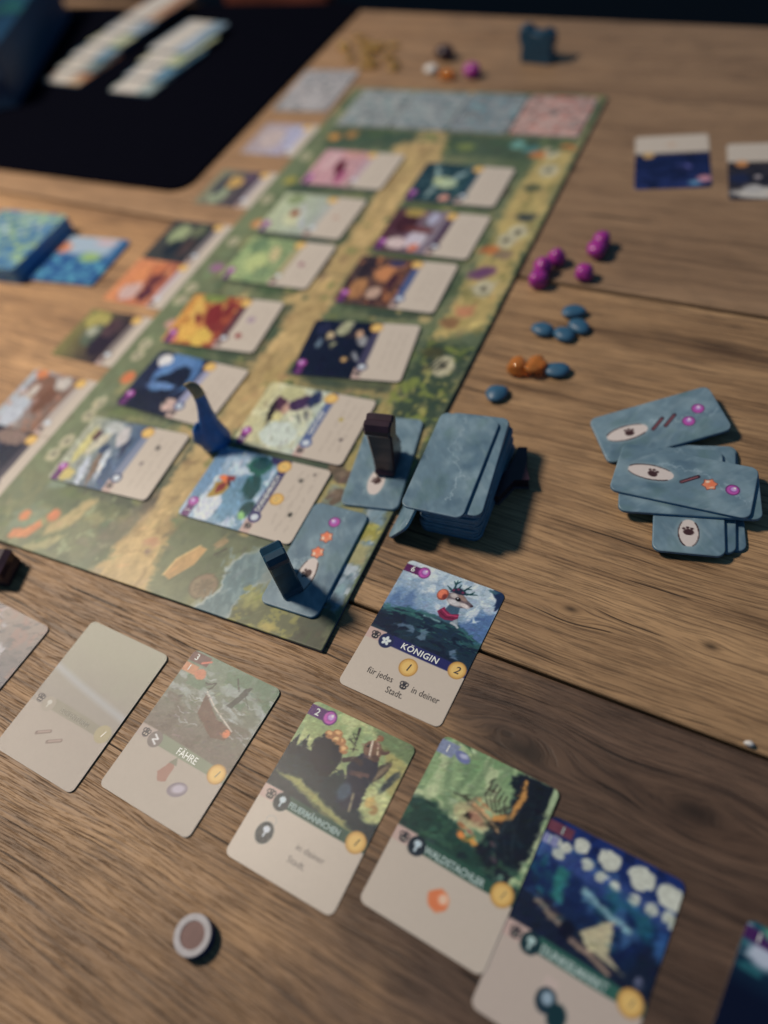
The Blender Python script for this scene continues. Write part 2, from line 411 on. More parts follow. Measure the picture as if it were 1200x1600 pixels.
W_mid = wood_mat('oak_middle_plank', 17.7, (.55, .352, .185), (.345, .213, .110), (.125, .070, .035), 1.0, .72, .6, knots=((123, 72, 6, .9), (197, 73, 6, .7), (-560, 200, 16, .9)), stain=(-260, -250, (1.25, 1.15, 1.05), .9))
W_near = wood_mat('oak_near_plank', 41.3, (.48, .295, .150), (.275, .162, .080), (.085, .046, .024), 1.0, .78, 1.0, knots=((122, -14, 17, 1.1), (205, -14, 14, 1.0), (-150, -180, 12, .8)), stain=(75, 120, (.30, .30, .42), .92))
plank(gap3, gap2, W_near); plank(gap2, gap1, W_mid, .9, 2.0); plank(gap1, far, W_far, 2.0)
# apron, so the table has a body at its far side
bm = bmesh.new()
v = [bm.verts.new(p) for p in [(-1290, far(-1290) - 40, -34.2), (750, far(750) - 40, -34.2), (750, far(750) - 70, -34.2), (-1290, far(-1290) - 70, -34.2)]]
w = [bm.verts.new((q.co.x, q.co.y, -110)) for q in v]
bm.faces.new(v); bm.faces.new(w[::-1])
for k in range(4): bm.faces.new([v[k], v[(k + 1) % 4], w[(k + 1) % 4], w[k]])
bm_obj('apron', bm, MAT['brown_wood'], parent=table)
for lx, ly in ((-1240, 830), (700, 700), (-1240, -230), (700, -300)):
    bm = bmesh.new(); bmesh.ops.create_cube(bm, size=1)
    for q in bm.verts: q.co = Vector((lx + q.co.x * (60 if q.co.z > 0 else 44), ly + q.co.y * (60 if q.co.z > 0 else 44), -390 + q.co.z * 705))
    bm_obj('leg', bm, MAT['brown_wood'], parent=table)

# ------------------------------------------------------------------ the board
BW, BH = 285.0, 646.0
def paint_board(P):
    P.x = P.x - BW / 2; P.y = P.y + BH / 2                        # origin at the near right corner
    P.ax *= 1; x, y = P.x, P.y
    P.fill((106, 112, 82))
    P.blot((60, 76, 52), 14, 16, .58, .7, soft=.15)
    P.blot((84, 98, 70), 22, 30, .48, .8, soft=.2); P.blot((138, 134, 92), 26, 22, .52, .8, soft=.2); P.blot((92, 104, 80), 9, 12, .52, .6)
    dg = (50, 64, 52)
    P.rect(-262, -40, 520, 560, (58, 74, 58), 8, .8, warp=4)
    # sandy paths running away from the viewer
    sand = (170, 146, 98)
    P.poly([(-172, -5), (-124, -5), (-134, 30), (-144, 60), (-132, 84), (-146, 120), (-126, 200), (-134, 240), (-138, 330), (-120, 372), (-138, 430), (-126, 520), (-140, 560), (-168, 560), (-165, 540), (-184, 530), (-166, 440), (-184, 380), (-170, 330), (-186, 300), (-168, 250), (-182, 204), (-178, 150), (-184, 126), (-170, 90), (-166, 40)], sand, 5, .97, warp=6)
    P.poly([(-150, 190), (-40, 196), (-34, 214), (-100, 206), (-150, 206)], (160, 140, 90), 4, .8, warp=4)
    P.poly([(-160, 360), (-60, 352), (-36, 362), (-100, 364), (-160, 372)], (150, 132, 86), 4, .6, warp=4)
    # bushes and dark green slots, card shade painted at their right and near sides
    for cxs, ycs in ((-212, (89, 168, 243, 329, 400, 480)), (-94, (89, 158, 237, 321, 393, 469))):
        for yc in ycs:
            P.poly([(cxs - 40, yc - 37), (cxs + 47, yc - 37), (cxs + 49, yc + 22), (cxs + 46, yc + 34), (cxs - 36, yc + 34)], dg, 4, .7, warp=4)
            P.ell(cxs - 20 + rng.uniform(-14, 40), yc - 38, rng.uniform(12, 24), 4.5, rng.choice([(64, 84, 56), (44, 60, 50), (86, 100, 60)]), soft=4, warp=3, a=.8)
            P.ell(cxs + 46, yc + rng.uniform(-30, 24), 5, 10, rng.choice([(60, 78, 58), (80, 90, 60), (74, 66, 54)]), soft=4, warp=3, a=.8)
    for k in range(60):                                           # tufts, shrubs and stones scattered along the paths
        ox = rng.choice([rng.uniform(-182, -126), rng.uniform(-262, -40)]); oy = rng.uniform(60, 545); c = rng.choice([(96, 110, 62), (122, 126, 76), (70, 84, 60), (150, 120, 84), (118, 96, 72), (186, 164, 112)])
        P.ell(ox, oy, rng.uniform(2, 6), rng.uniform(1.5, 5), c, soft=1.8, warp=2, a=.75)
    P.blot((196, 168, 116), 9, 20, .55, .6, x0=-170, x1=-136); P.blot((134, 112, 74), 8, 12, .6, .5, x0=-172, x1=-134)
    P.poly([(-38, 262), (-3, 284), (-3, 545), (-30, 545), (-38, 460), (-34, 380)], (176, 156, 98), 6, .95, warp=6)
    P.blot((120, 116, 70), 8, 14, .58, .7, x0=-36, x1=-2, y0=270)
    P.rect(-40, -2, 150, 262, (44, 60, 48), 8, .85, warp=6)
    P.blot((118, 128, 60), 7, 8, .56, .85, x0=-44, x1=-2, y0=140, y1=262); P.blot((156, 150, 84), 5, 5, .62, .8, x0=-44, x1=-2, y0=150, y1=255)
    P.poly([(-50, 120), (-60, 55), (-40, 100), (-38, 190), (-48, 196)], (158, 142, 88), 5, .9, warp=4)
    for k in range(34):
        yy = 20 + k * 16; xx = -153 + 9 * math.sin(yy / 37.0); P.line([(xx - rng.uniform(8, 16), yy), (xx, yy + 5), (xx + rng.uniform(6, 13), yy + 3)], 1.3, (136, 112, 74), 1.4, a=.45, warp=2)
    for k in range(26):
        sx_ = rng.choice([-176, -134, -180, -128]); yy = rng.uniform(64, 540); P.ell(sx_ + rng.uniform(-4, 4), yy, rng.uniform(3, 5), rng.uniform(2.5, 4), (74, 88, 54), soft=1.5, warp=2, a=.85); P.ell(sx_ + rng.uniform(-4, 4), yy + 1.5, 2, 1.6, (150, 150, 90), soft=1.2, warp=1, a=.8)
    # left margin
    P.rect(-286, -263, 60, 520, (104, 114, 84), 4, .9, warp=3)
    for i, (ox, oy) in enumerate([(-270, 78), (-268, 92), (-268, 120), (-268, 134), (-270, 190), (-272, 204), (-274, 262), (-274, 280), (-272, 350), (-274, 420), (-272, 500)]):
        P.ell(ox, oy, 5.5, 7, (168, 162, 132), soft=2, warp=1); P.ell(ox, oy, 2, 2.4, (112, 112, 96), soft=1.5)
    P.ell(-262, 165, 6, 7, (196, 112, 66), soft=3)
    for ox, oy, c in ((-262, 232, (188, 140, 130)), (-266, 310, (140, 96, 130)), (-262, 380, (190, 130, 80)), (-266, 455, (150, 140, 60)), (-258, 540, (200, 140, 60)), (-240, 546, (170, 120, 60))):
        P.ell(ox, oy, 7, 7, c, soft=4, a=.9, warp=2)
    # right margin: pale discs and small gold and violet marks
    for ox, oy in ((-18, 238), (-19, 330), (-16, 408), (-22, 395), (-18, 505), (-24, 536)):
        P.ell(ox, oy, 8.5, 11, (176, 170, 140), soft=3, warp=1.5); P.ell(ox, oy, 2.6, 3, (66, 62, 52), soft=1.5)
    for ox, oy, c in ((-30, 346, (96, 62, 96)), (-24, 352, (96, 62, 96)), (-30, 380, (178, 108, 56)), (-18, 376, (120, 104, 84)), (-16, 430, (52, 60, 60)), (-24, 300, (176, 120, 88)), (-30, 285, (120, 88, 60)), (-30, 250, (62, 62, 40)), (-24, 475, (70, 78, 56)), (-36, 530, (190, 116, 62)), (-46, 540, (80, 130, 130)), (-110, 536, (120, 130, 70)), (-60, 545, (120, 176, 170)), (-12, 545, (196, 116, 56))):
        P.ell(ox, oy, 8, 6.5, c, soft=4, a=.9, warp=2)
    for k in range(4): P.line([(-31 + k * 3.4, 232), (-26 + k * 3.4, 244)], 1.8, (52, 54, 44), 1)
    for k in range(46):
        ox = rng.uniform(-282, -4); oy = rng.uniform(540, 560); P.ell(ox, oy, rng.uniform(3, 8), rng.uniform(2, 4), rng.choice([(46, 66, 50), (92, 108, 62), (60, 84, 60)]), soft=3, a=.7)
    P.rect(-286, 1, 321.6, 322.6, (60, 62, 48), .8, .55); P.rect(-286, 1, 322.6, 323.3, (150, 142, 108), .6, .3)
    # front left village: orange roofs, pale walls
    P.poly([(-256, 8), (-240, 16), (-236, 34), (-252, 34), (-262, 24)], (112, 126, 104), 5, .8, warp=3)
    P.poly([(-251, 4), (-238, 8), (-232, 20), (-237, 24), (-244, 14), (-253, 12)], (186, 118, 74), 1.5, .95, warp=1)
    P.ell(-252, 24, 4.5, 5, (186, 118, 74), soft=2, warp=1); P.ell(-230, 30, 4.5, 5.5, (186, 112, 70), soft=2, warp=1)
    P.poly([(-226, 14), (-211, 28), (-206, 52), (-214, 50), (-221, 34), (-229, 22)], (168, 150, 104), 2.5, .95, warp=1.5)
    P.poly([(-230, -2), (-216, 6), (-210, 18), (-216, 18), (-226, 8), (-236, 2)], (148, 142, 100), 2.5, .85, warp=1.5)
    P.ell(-247, 60, 9, 10, (112, 128, 106), soft=4, warp=3); P.poly([(-258, 64), (-252, 88), (-244, 86), (-248, 70), (-250, 62)], (170, 158, 104), 2, .9)
    P.blot((138, 146, 110), 5, 5, .64, .7, x0=-210, x1=-170, y1=60); P.blot((118, 112, 92), 12, 9, .58, .5, x0=-200, x1=-165, y1=70)
    P.poly([(-182, 10), (-166, 30), (-160, 60), (-172, 60), (-186, 30)], (106, 96, 80), 9, .5, warp=4)
    P.ell(-146, 33, 5, 3.5, (168, 124, 96), soft=3, a=.7, warp=2); P.ell(-144, 26, 2, 2, (120, 100, 84), soft=2)
    # meadow
    P.poly([(-126, -4), (-100, -4), (-92, 30), (-60, 60), (-70, 66), (-118, 64), (-136, 60), (-132, 20)], (96, 104, 78), 6, .75, warp=3)
    P.poly([(-123, 14), (-117, 12), (-107, 27), (-105, 40), (-111, 41), (-121, 27)], (176, 142, 92), .8, 1)
    P.line([(-123, 14), (-121, 27), (-111, 41)], 1.2, (196, 168, 112), .8)
    P.poly([(-103, 44), (-97, 43), (-94, 50), (-99, 53)], (150, 128, 92), 1, .9); P.poly([(-92, 56), (-84, 56), (-82, 66), (-90, 64)], (158, 140, 96), 2, .9, warp=1)
    P.line([(-98, 38), (-93, 44)], 1.5, (70, 68, 58), .8)
    P.ell(-98, 58, 8, 6, (84, 92, 70), soft=3, a=.8, warp=2)
    P.ell(-92, 15, 9.5, 9.5, (122, 108, 84), soft=1); P.ring(-92, 15, 7, 7, .8, (140, 124, 96), soft=.8); P.ring(-92, 15, 9.3, 9.3, .7, (92, 84, 66), soft=.8)
    for k in range(8): P.line([(-92, 15), (-92 + 7 * math.cos(k * .785), 15 + 7 * math.sin(k * .785))], .7, (98, 88, 70), .7, a=.8)
    # river with pale banks
    river = [(-92, -6), (-86, 4), (-80, 16), (-84, 30), (-78, 44), (-66, 52), (-52, 46), (-50, 36), (-60, 26), (-66, 14), (-68, -6)]
    P.poly([(a - (1.8 if k < 6 else -1.8), b + 1.2) for k, (a, b) in enumerate(river)], (162, 172, 166), 1.2, .9, warp=2)
    P.poly(river, (92, 116, 118), 1.5, 1, warp=2)
    P.blot((124, 144, 142), 3, 9, .56, .6, x0=-90, x1=-50, y1=52, ang=20)
    P.poly([(-60, 26), (-44, 34), (-34, 60), (-48, 60), (-60, 44)], (128, 136, 128), 4, .7, warp=3)
    # near bank bushes
    P.poly([(-66, -6), (-62, 12), (-50, 22), (-30, 16), (-2, 6), (-2, -6)], (88, 92, 64), 5, 1, warp=4)
    P.blot((134, 132, 70), 4, 4, .55, .8, x0=-66, x1=-20, y1=26); P.ell(-38, 3, 6, 3.5, (172, 156, 84), soft=3, warp=2, a=.8)
    P.ell(-57, 16, 6, 6, (150, 148, 88), soft=5, a=.8, warp=3)
    P.rect(-22, -2, -4, 40, (58, 62, 50), 8, .75, warp=5)
    # right side water, foam, yellow shrub, rocks
    P.poly([(-14, 34), (-3, 26), (-2, 70), (-4, 108), (-18, 116), (-14, 70)], (112, 134, 142), 3, 1, warp=3)
    P.blot((166, 176, 178), 3, 8, .54, .8, x0=-16, x1=-2, y0=26, y1=112); P.blot((70, 90, 100), 4, 5, .6, .7, x0=-16, x1=-2, y0=26, y1=112)
    P.poly([(-16, 58), (-2, 60), (-2, 74), (-14, 76)], (160, 150, 96), 3, .8, warp=2)
    P.ell(-10, 84, 9, 7, (140, 134, 62), soft=3, warp=3); P.blot((178, 166, 90), 2.5, 2.5, .6, .7, x0=-20, x1=-2, y0=77, y1=92)
    P.rect(-48, -36, 88, 112, (112, 134, 130), 4, .9, warp=2)
    P.poly([(-60, 56), (-40, 70), (-36, 96), (-44, 96), (-54, 74), (-64, 62)], (116, 98, 76), 4, .8, warp=2)
    for ox, oy, rx, ry in ((-45, 121, 7, 6), (-42, 104, 6, 7), (-54, 126, 5, 5), (-46, 92, 4, 5)):
        P.ell(ox, oy, rx, ry, (92, 78, 64), soft=1.4, warp=2); P.ell(ox - 1.5, oy + 1.5, rx * .55, ry * .5, (124, 108, 90), soft=2, a=.7, warp=1)
    P.poly([(-44, 130), (-38, 140), (-36, 182), (-44, 186), (-46, 150)], (150, 136, 78), 4, .8, warp=3)
    P.poly([(-12, 120), (-4, 124), (-4, 180), (-12, 170)], (156, 138, 92), 3, .9, warp=2)
    P.strokes(900, -282, -3, 2, 240, 5, 1.7, .13, 60, 12, a=.6); P.strokes(500, -282, -3, 240, 556, 7, 2.6, .16, 60, 13, a=.6)
    P.mottle(.08, 4, 6, 20); P.mottle(.05, 1.4, 2, -30); P.mottle(.06, 16, 22)
    g = P.c.mean(1, keepdims=True); P.c += (P.c - g) * .14; P.c *= .93
ysb = [0, .4, 1.0]; 
while ysb[-1] < BH - 3: ysb.append(ysb[-1] + min(2.6, .62 + ysb[-1] * .0045))
ysb += [BH - .6, BH]; ysb = np.array(sorted(set(np.clip(ysb, 0, BH))))
board = slab('game_board', BW, BH, 2.2, 1.2, .7, paint_board, [MAT['board'], MAT['board_edge']], bevel=.35, xs=spaced(BW, .85), ys=ysb, loc=(-BW / 2, BH / 2, .75), seed=3)
tag(board, 'large painted game board with sandy paths and meadows lying on the oak table', 'game board')
BZ = 2.96

# ------------------------------------------------------------------ cards
CREAM = (176, 164, 147)
def critter(P, x, y, s, c=(34, 36, 44), bg=None):
    for a, b_, r in ((-.55, .45, .42), (.0, .62, .36), (.55, .45, .42)): P.ring(x + a * s, y + b_ * s, r * s, r * s, .25 * s, c, soft=.3)
    P.ell(x, y - .35 * s, .85 * s, .6 * s, c, soft=.3); P.ell(x - .3 * s, y - .3 * s, .18 * s, .2 * s, CREAM, soft=.25); P.ell(x + .3 * s, y - .3 * s, .18 * s, .2 * s, CREAM, soft=.25)
def flower(P, x, y, s, c):
    for k in range(5):
        a = k * 1.2566 + .3; P.ell(x + .5 * s * math.cos(a), y + .5 * s * math.sin(a), .42 * s, .28 * s, c, ang=math.degrees(a), soft=.3)
def tree_icon(P, x, y, s, c):
    P.ell(x, y + .35 * s, .62 * s, .55 * s, c, soft=.3); P.rect(x - .16 * s, x + .16 * s, y - .95 * s, y, c, .25)
def coin(P, x, y, r=5.0, glow=True):
    P.ell(x, y, r, r, (176, 128, 52), soft=.5); P.ell(x, y, r * .8, r * .8, (208, 172, 92), soft=2.4, a=.9); P.ring(x, y, r * .95, r * .95, .35, (150, 108, 50), soft=.35)
def berry_icon(P, x, y, r, edge=(96, 34, 92)):
    P.ell(x, y, r, r, edge, soft=.4); P.ell(x, y, r * .82, r * .82, (168, 70, 150), soft=.7); P.ell(x + .1 * r, y + .12 * r, r * .52, r * .52, (122, 52, 130), soft=.8); P.ell(x + .12 * r, y + .16 * r, r * .42, r * .40, (178, 140, 190), soft=.9); P.ell(x + .25 * r, y + .38 * r, r * .16, r * .16, (240, 232, 240), soft=.4)
def star_icon(P, x, y, r, ang=0):
    pts = lambda k: [(x + k * (r if i % 2 == 0 else r * .72) * math.cos(math.radians(ang + i * 30)), y + k * (r if i % 2 == 0 else r * .72) * math.sin(math.radians(ang + i * 30))) for i in range(12)]
    P.poly(pts(1.06), (104, 52, 44), .4); P.poly(pts(.93), (204, 116, 78), .4); P.ell(x + r * .2, y + r * .15, r * .42, r * .42, (214, 104, 62), soft=1.2); P.ell(x - r * .3, y + r * .38, r * .26, r * .2, (240, 200, 176), ang=30, soft=.7, a=.8); P.ell(x + .3 * r, y - .45 * r, r * .3, r * .14, (236, 184, 150), ang=30, soft=.6, a=.7)
def twig_icon(P, x, y, l, ang, w=1.9):
    a = math.radians(ang); dx, dy = l / 2 * math.cos(a), l / 2 * math.sin(a)
    P.line([(x - dx, y - dy), (x + dx, y + dy)], w + .7, (44, 26, 36), .4); P.line([(x - dx * .9, y - dy * .9), (x + dx * .9, y + dy * .9)], w * .55, (120, 70, 74), .4); P.ell(x - dx, y - dy, w * .42, w * .42, (96, 56, 62), soft=.3)
def frame(P, band, ic, tagc=(176, 150, 138), edge=-5.6, base=-13.3, cream=CREAM, iconbg=None):
    """the printed lower third shared by the cards: cream field, title band, icon disc"""
    x = P.x; slope = -1.2 * (x + 31.5) / 63
    P.mix(np.clip(.5 - (P.y - (base + 1.1 + slope * .5)) / .4, 0, 1), cream)
    P.rect(-33, -20.5, base + .8, edge, tagc, .4)
    P.poly([(-20, base + 1), (32, base - .6), (32, edge - 2.6), (12, edge - 1.3), (-16, edge - .2)], band, .9)
    P.mix(np.clip(.5 - (P.y - (base + .6 + slope * .5)) / .4, 0, 1), cream)
    critter(P, -26, -9.6, 2.5)
    P.ell(-18.6, -10.4, 4.5, 4.6, iconbg or band, soft=.5)
    ic(P)
def curl(ax, ay, lift, mode='bow'):
    def f(x, y):
        t = (x * ax + y * ay)
        return lift * (t / 44.0) ** 2 if mode == 'bow' else lift * np.clip((t + 31) / 75, 0, 1.3) ** 1.5
    return f
def card(label, paint, x, y, ang, z=0.0, step=.8, w=63., h=88., t=.36, zf=None, group=None, seed=1, tilt=(0, 0), k=None, r=3.6, cat='card', name='game_card', mats=None):
    o = slab(name, w, h, t, r, step, paint, mats or [MAT['card'], MAT['card_edge']], zf=zf, loc=(x, y, z), rot=(tilt[0], tilt[1], ang), seed=seed, k=k)
    return tag(o, label, cat, group)

# --- the queen card (sharpest in the picture)
def art_queen(P):
    P.fill((150, 166, 176)); P.grad((96, 126, 156), (158, 176, 184), 2, 40)
    P.blot((186, 196, 200), 9, 7, .5, .8, y0=-6); P.blot((120, 146, 166), 6, 8, .55, .7, y0=-6, ang=30); P.blot((84, 116, 152), 7, 11, .6, .6, y0=0, y1=30, ang=-30)
    for k in range(26):
        a = rng.uniform(0, 180); xx = rng.uniform(-31, 31); yy = rng.uniform(10, 42); l = rng.uniform(2.5, 6)
        c = rng.choice([(178, 190, 196), (132, 154, 170), (108, 136, 160), (196, 204, 206)])
        P.ell(xx, yy, l, l * .32, c, ang=a, soft=.8, a=.7)
    P.poly([(-32, 8), (-27, 22), (-23, 16), (-19, 26), (-14, 17), (-10, 12), (-10, 5), (-32, 2)], (74, 104, 142), 2.5, .85, warp=2)
    P.poly([(13, 10), (18, 20), (24, 26), (32, 30), (32, 2), (12, 4)], (64, 96, 138), 2.5, .9, warp=2)
    P.poly([(24, 42), (28, 38), (30, 30), (33, 36), (33, 46), (24, 46)], (22, 40, 72), 1, 1, warp=.6); P.poly([(22, 43), (26, 41), (29, 44)], (40, 74, 96), .8)
    P.line([(16, 22), (19, 27), (20, 31)], 2.4, (176, 190, 196), .8, w1=.5); P.line([(22, 20), (20, 24)], 1.6, (150, 170, 184), .8, w1=.3)
    hill = [(-33, 5), (-28, 10), (-20, 13), (-10, 14.5), (0, 15.2), (8, 16), (14, 15), (22, 12), (32, 8), (33, -14), (-33, -14)]
    P.poly(hill, (18, 42, 58), 1.2, 1, warp=1.2)
    P.line([(-31, 8), (-22, 12), (-10, 14), (2, 14.6), (12, 14.6), (22, 11), (31, 7)], 1.4, (44, 92, 92), 1.2, warp=1.2)
    P.line([(-6, 13), (4, 12.6)], 1.2, (130, 170, 168), 1.2, a=.8, warp=1); P.line([(-28, 7), (-16, 10.6), (-6, 10.4)], .9, (50, 110, 104), 1, a=.8, warp=1)
    P.blot((34, 84, 84), 7, 2, .55, .7, y0=2, y1=14); P.blot((8, 22, 44), 9, 3, .5, .8, y0=-14, y1=9); P.blot((46, 100, 92), 4, 1, .64, .7, y0=3, y1=13)
    P.poly([(-20, 1), (-15, 3.4), (-9, 4.2), (-6.4, 2.6), (-7, .2), (-11, -.6), (-9.4, 1.2), (-12, 2.2), (-16, 1)], (78, 104, 124), .8, .85, warp=.6); P.poly([(-4.4, 4.6), (1.4, 4.2), (.4, 2), (1.6, -1.2), (-1, -2.4), (-4, -2), (-2.2, 1)], (84, 110, 128), .8, .85, warp=.5)
    P.poly([(17, -2), (20, .8), (22, -1), (21, -3.6), (24, -5), (19, -5.4)], (86, 110, 132), .8, .85)
    P.strokes(260, -31, 31, -6, 43, 2.6, .7, .14, 18, 5)
    # small mouse with leaf wreath and red scarf
    P.poly([(1.6, 14.2), (3, 20), (4.4, 25.4), (11, 25.4), (12.4, 19), (14.4, 15.4), (13, 13.6)], (50, 78, 98), .8, 1, warp=.3); P.poly([(10, 14), (12, 20), (14, 16), (14.6, 14)], (130, 142, 148), 1, .9)
    P.poly([(-.4, 18.4), (2.4, 22.6), (4.4, 20.8), (8, 19.6), (12.4, 21.4), (12.8, 18.6), (10.4, 16), (6, 15), (2.6, 15.6)], (112, 26, 62), .5, 1, warp=.2); P.line([(2, 20.6), (6.4, 18.4), (12, 19.8)], .7, (168, 50, 88), .5); P.line([(1.6, 18.4), (6, 16.6), (10.6, 17.6)], .5, (72, 14, 40), .5)
    P.ell(-2.0, 29.6, 3.4, 3.9, (132, 62, 44), soft=.5, ang=-12); P.ell(-2.4, 29.9, 2.6, 3.1, (206, 106, 74), soft=.8, ang=-12); P.ell(-.6, 28.6, 1.3, 2, (112, 46, 42), soft=.8)
    P.poly([(1, 32), (4.6, 34.4), (9, 34), (12.6, 31.6), (16.2, 30.2), (17.2, 28.6), (15.4, 26.6), (11, 25.4), (5, 24.8), (1.4, 27.4)], (92, 80, 84), .5); P.ell(6.4, 27.2, 4.6, 1.9, (176, 174, 172), soft=1); P.ell(12.8, 27.6, 3.2, 1.3, (196, 186, 180), ang=-8, soft=.8); P.ell(9.6, 31.8, 3.2, 1.4, (132, 108, 98), ang=-22, soft=.9); P.ell(4.4, 31.4, 2.4, 1.6, (188, 180, 172), soft=.9, a=.8)
    P.ell(16.7, 29.0, .9, .8, (60, 44, 52), soft=.3); P.ell(7.6, 30.0, 1.7, 1.3, (12, 11, 16), soft=.35, ang=-12); P.ell(7.1, 30.5, .4, .35, (220, 224, 228), soft=.3)
    P.line([(14, 27), (19, 26)], .22, (196, 200, 204), .3, a=.6); P.line([(14, 26.6), (18, 24.6)], .22, (196, 200, 204), .3, a=.6)
    P.poly([(.6, 33), (2.4, 36.4), (5.6, 37.6), (9.4, 36.8), (11.6, 34.2), (7, 33.4)], (26, 34, 54), .6, warp=.4)
    for (a, b_, c, d) in ((2.6, 36, 2.2, 41.6), (2.2, 38.6, .4, 40.4), (2.4, 39.4, 4.2, 41.6), (5, 37, 5.4, 39.6), (8.4, 36.4, 11, 41), (9.6, 38.4, 12, 39), (10.6, 35, 16.6, 36.8), (13, 35.8, 14.4, 38), (.8, 34.6, -2, 36)): P.line([(a, b_), (c, d)], 1.3, (18, 58, 62), .5, w1=.5)
    for a, b_ in ((2.6, 34.8), (5, 36.2), (8.2, 35.2)): P.ell(a, b_, .8, .8, (96, 36, 66), soft=.4)
    P.line([(10.4, 14.6), (13.6, 14), (15, 13.2)], 1.3, (150, 158, 160), .6)
    P.poly([(-33, 41), (-33, 35.6), (-20, 35.6), (-20, 41)], (82, 28, 78), .35); berry_icon(P, -18.9, 38.6, 4.0)
    P.mottle(.10, 1.2, .7, 20); P.mottle(.06, .6, .6)
    frame(P, (28, 34, 86), lambda P: flower(P, -18.6, -10.4, 3.2, (190, 198, 206)), iconbg=(24, 34, 72))
    coin(P, 26.0, -10.6, 5.2); coin(P, .6, -20, 5.4)
    critter(P, 3.2, -30.6, 2.4)
zq = curl(1, 0, .25)
q = card('card titled Königin with a scarfed mouse on a dark hill, beside the board corner', art_queen, 51.0, 28.2, -4.6, z=.15, step=.36, zf=zq, seed=11)
lettering(q, '6', -26.2, 38.4, 5.4, 'ink_white', z=.46, zf=zq, bold=.05)
lettering(q, 'KÖNIGIN', 2.6, -9.9, 5.2, 'ink_white', z=.46, zf=zq, ang=-1.5, bold=.10, spacing=1.08, shear=.08)
lettering(q, '2', 26.0, -10.7, 6.2, 'ink_dark', z=.46, zf=zq, bold=.08, shear=.2)
lettering(q, '1', .6, -20.1, 6.2, 'ink_dark', z=.46, zf=zq, bold=.08, shear=.2)
lettering(q, 'für jedes', -11.6, -30.2, 5.4, 'ink_dark', z=.46, zf=zq, sx=.86, bold=.02)
lettering(q, 'in deiner', 16.6, -30.8, 5.4, 'ink_dark', z=.46, zf=zq, sx=.86, bold=.02)
lettering(q, 'Stadt.', .5, -36.4, 5.4, 'ink_dark', z=.46, zf=zq, sx=.86, bold=.02)

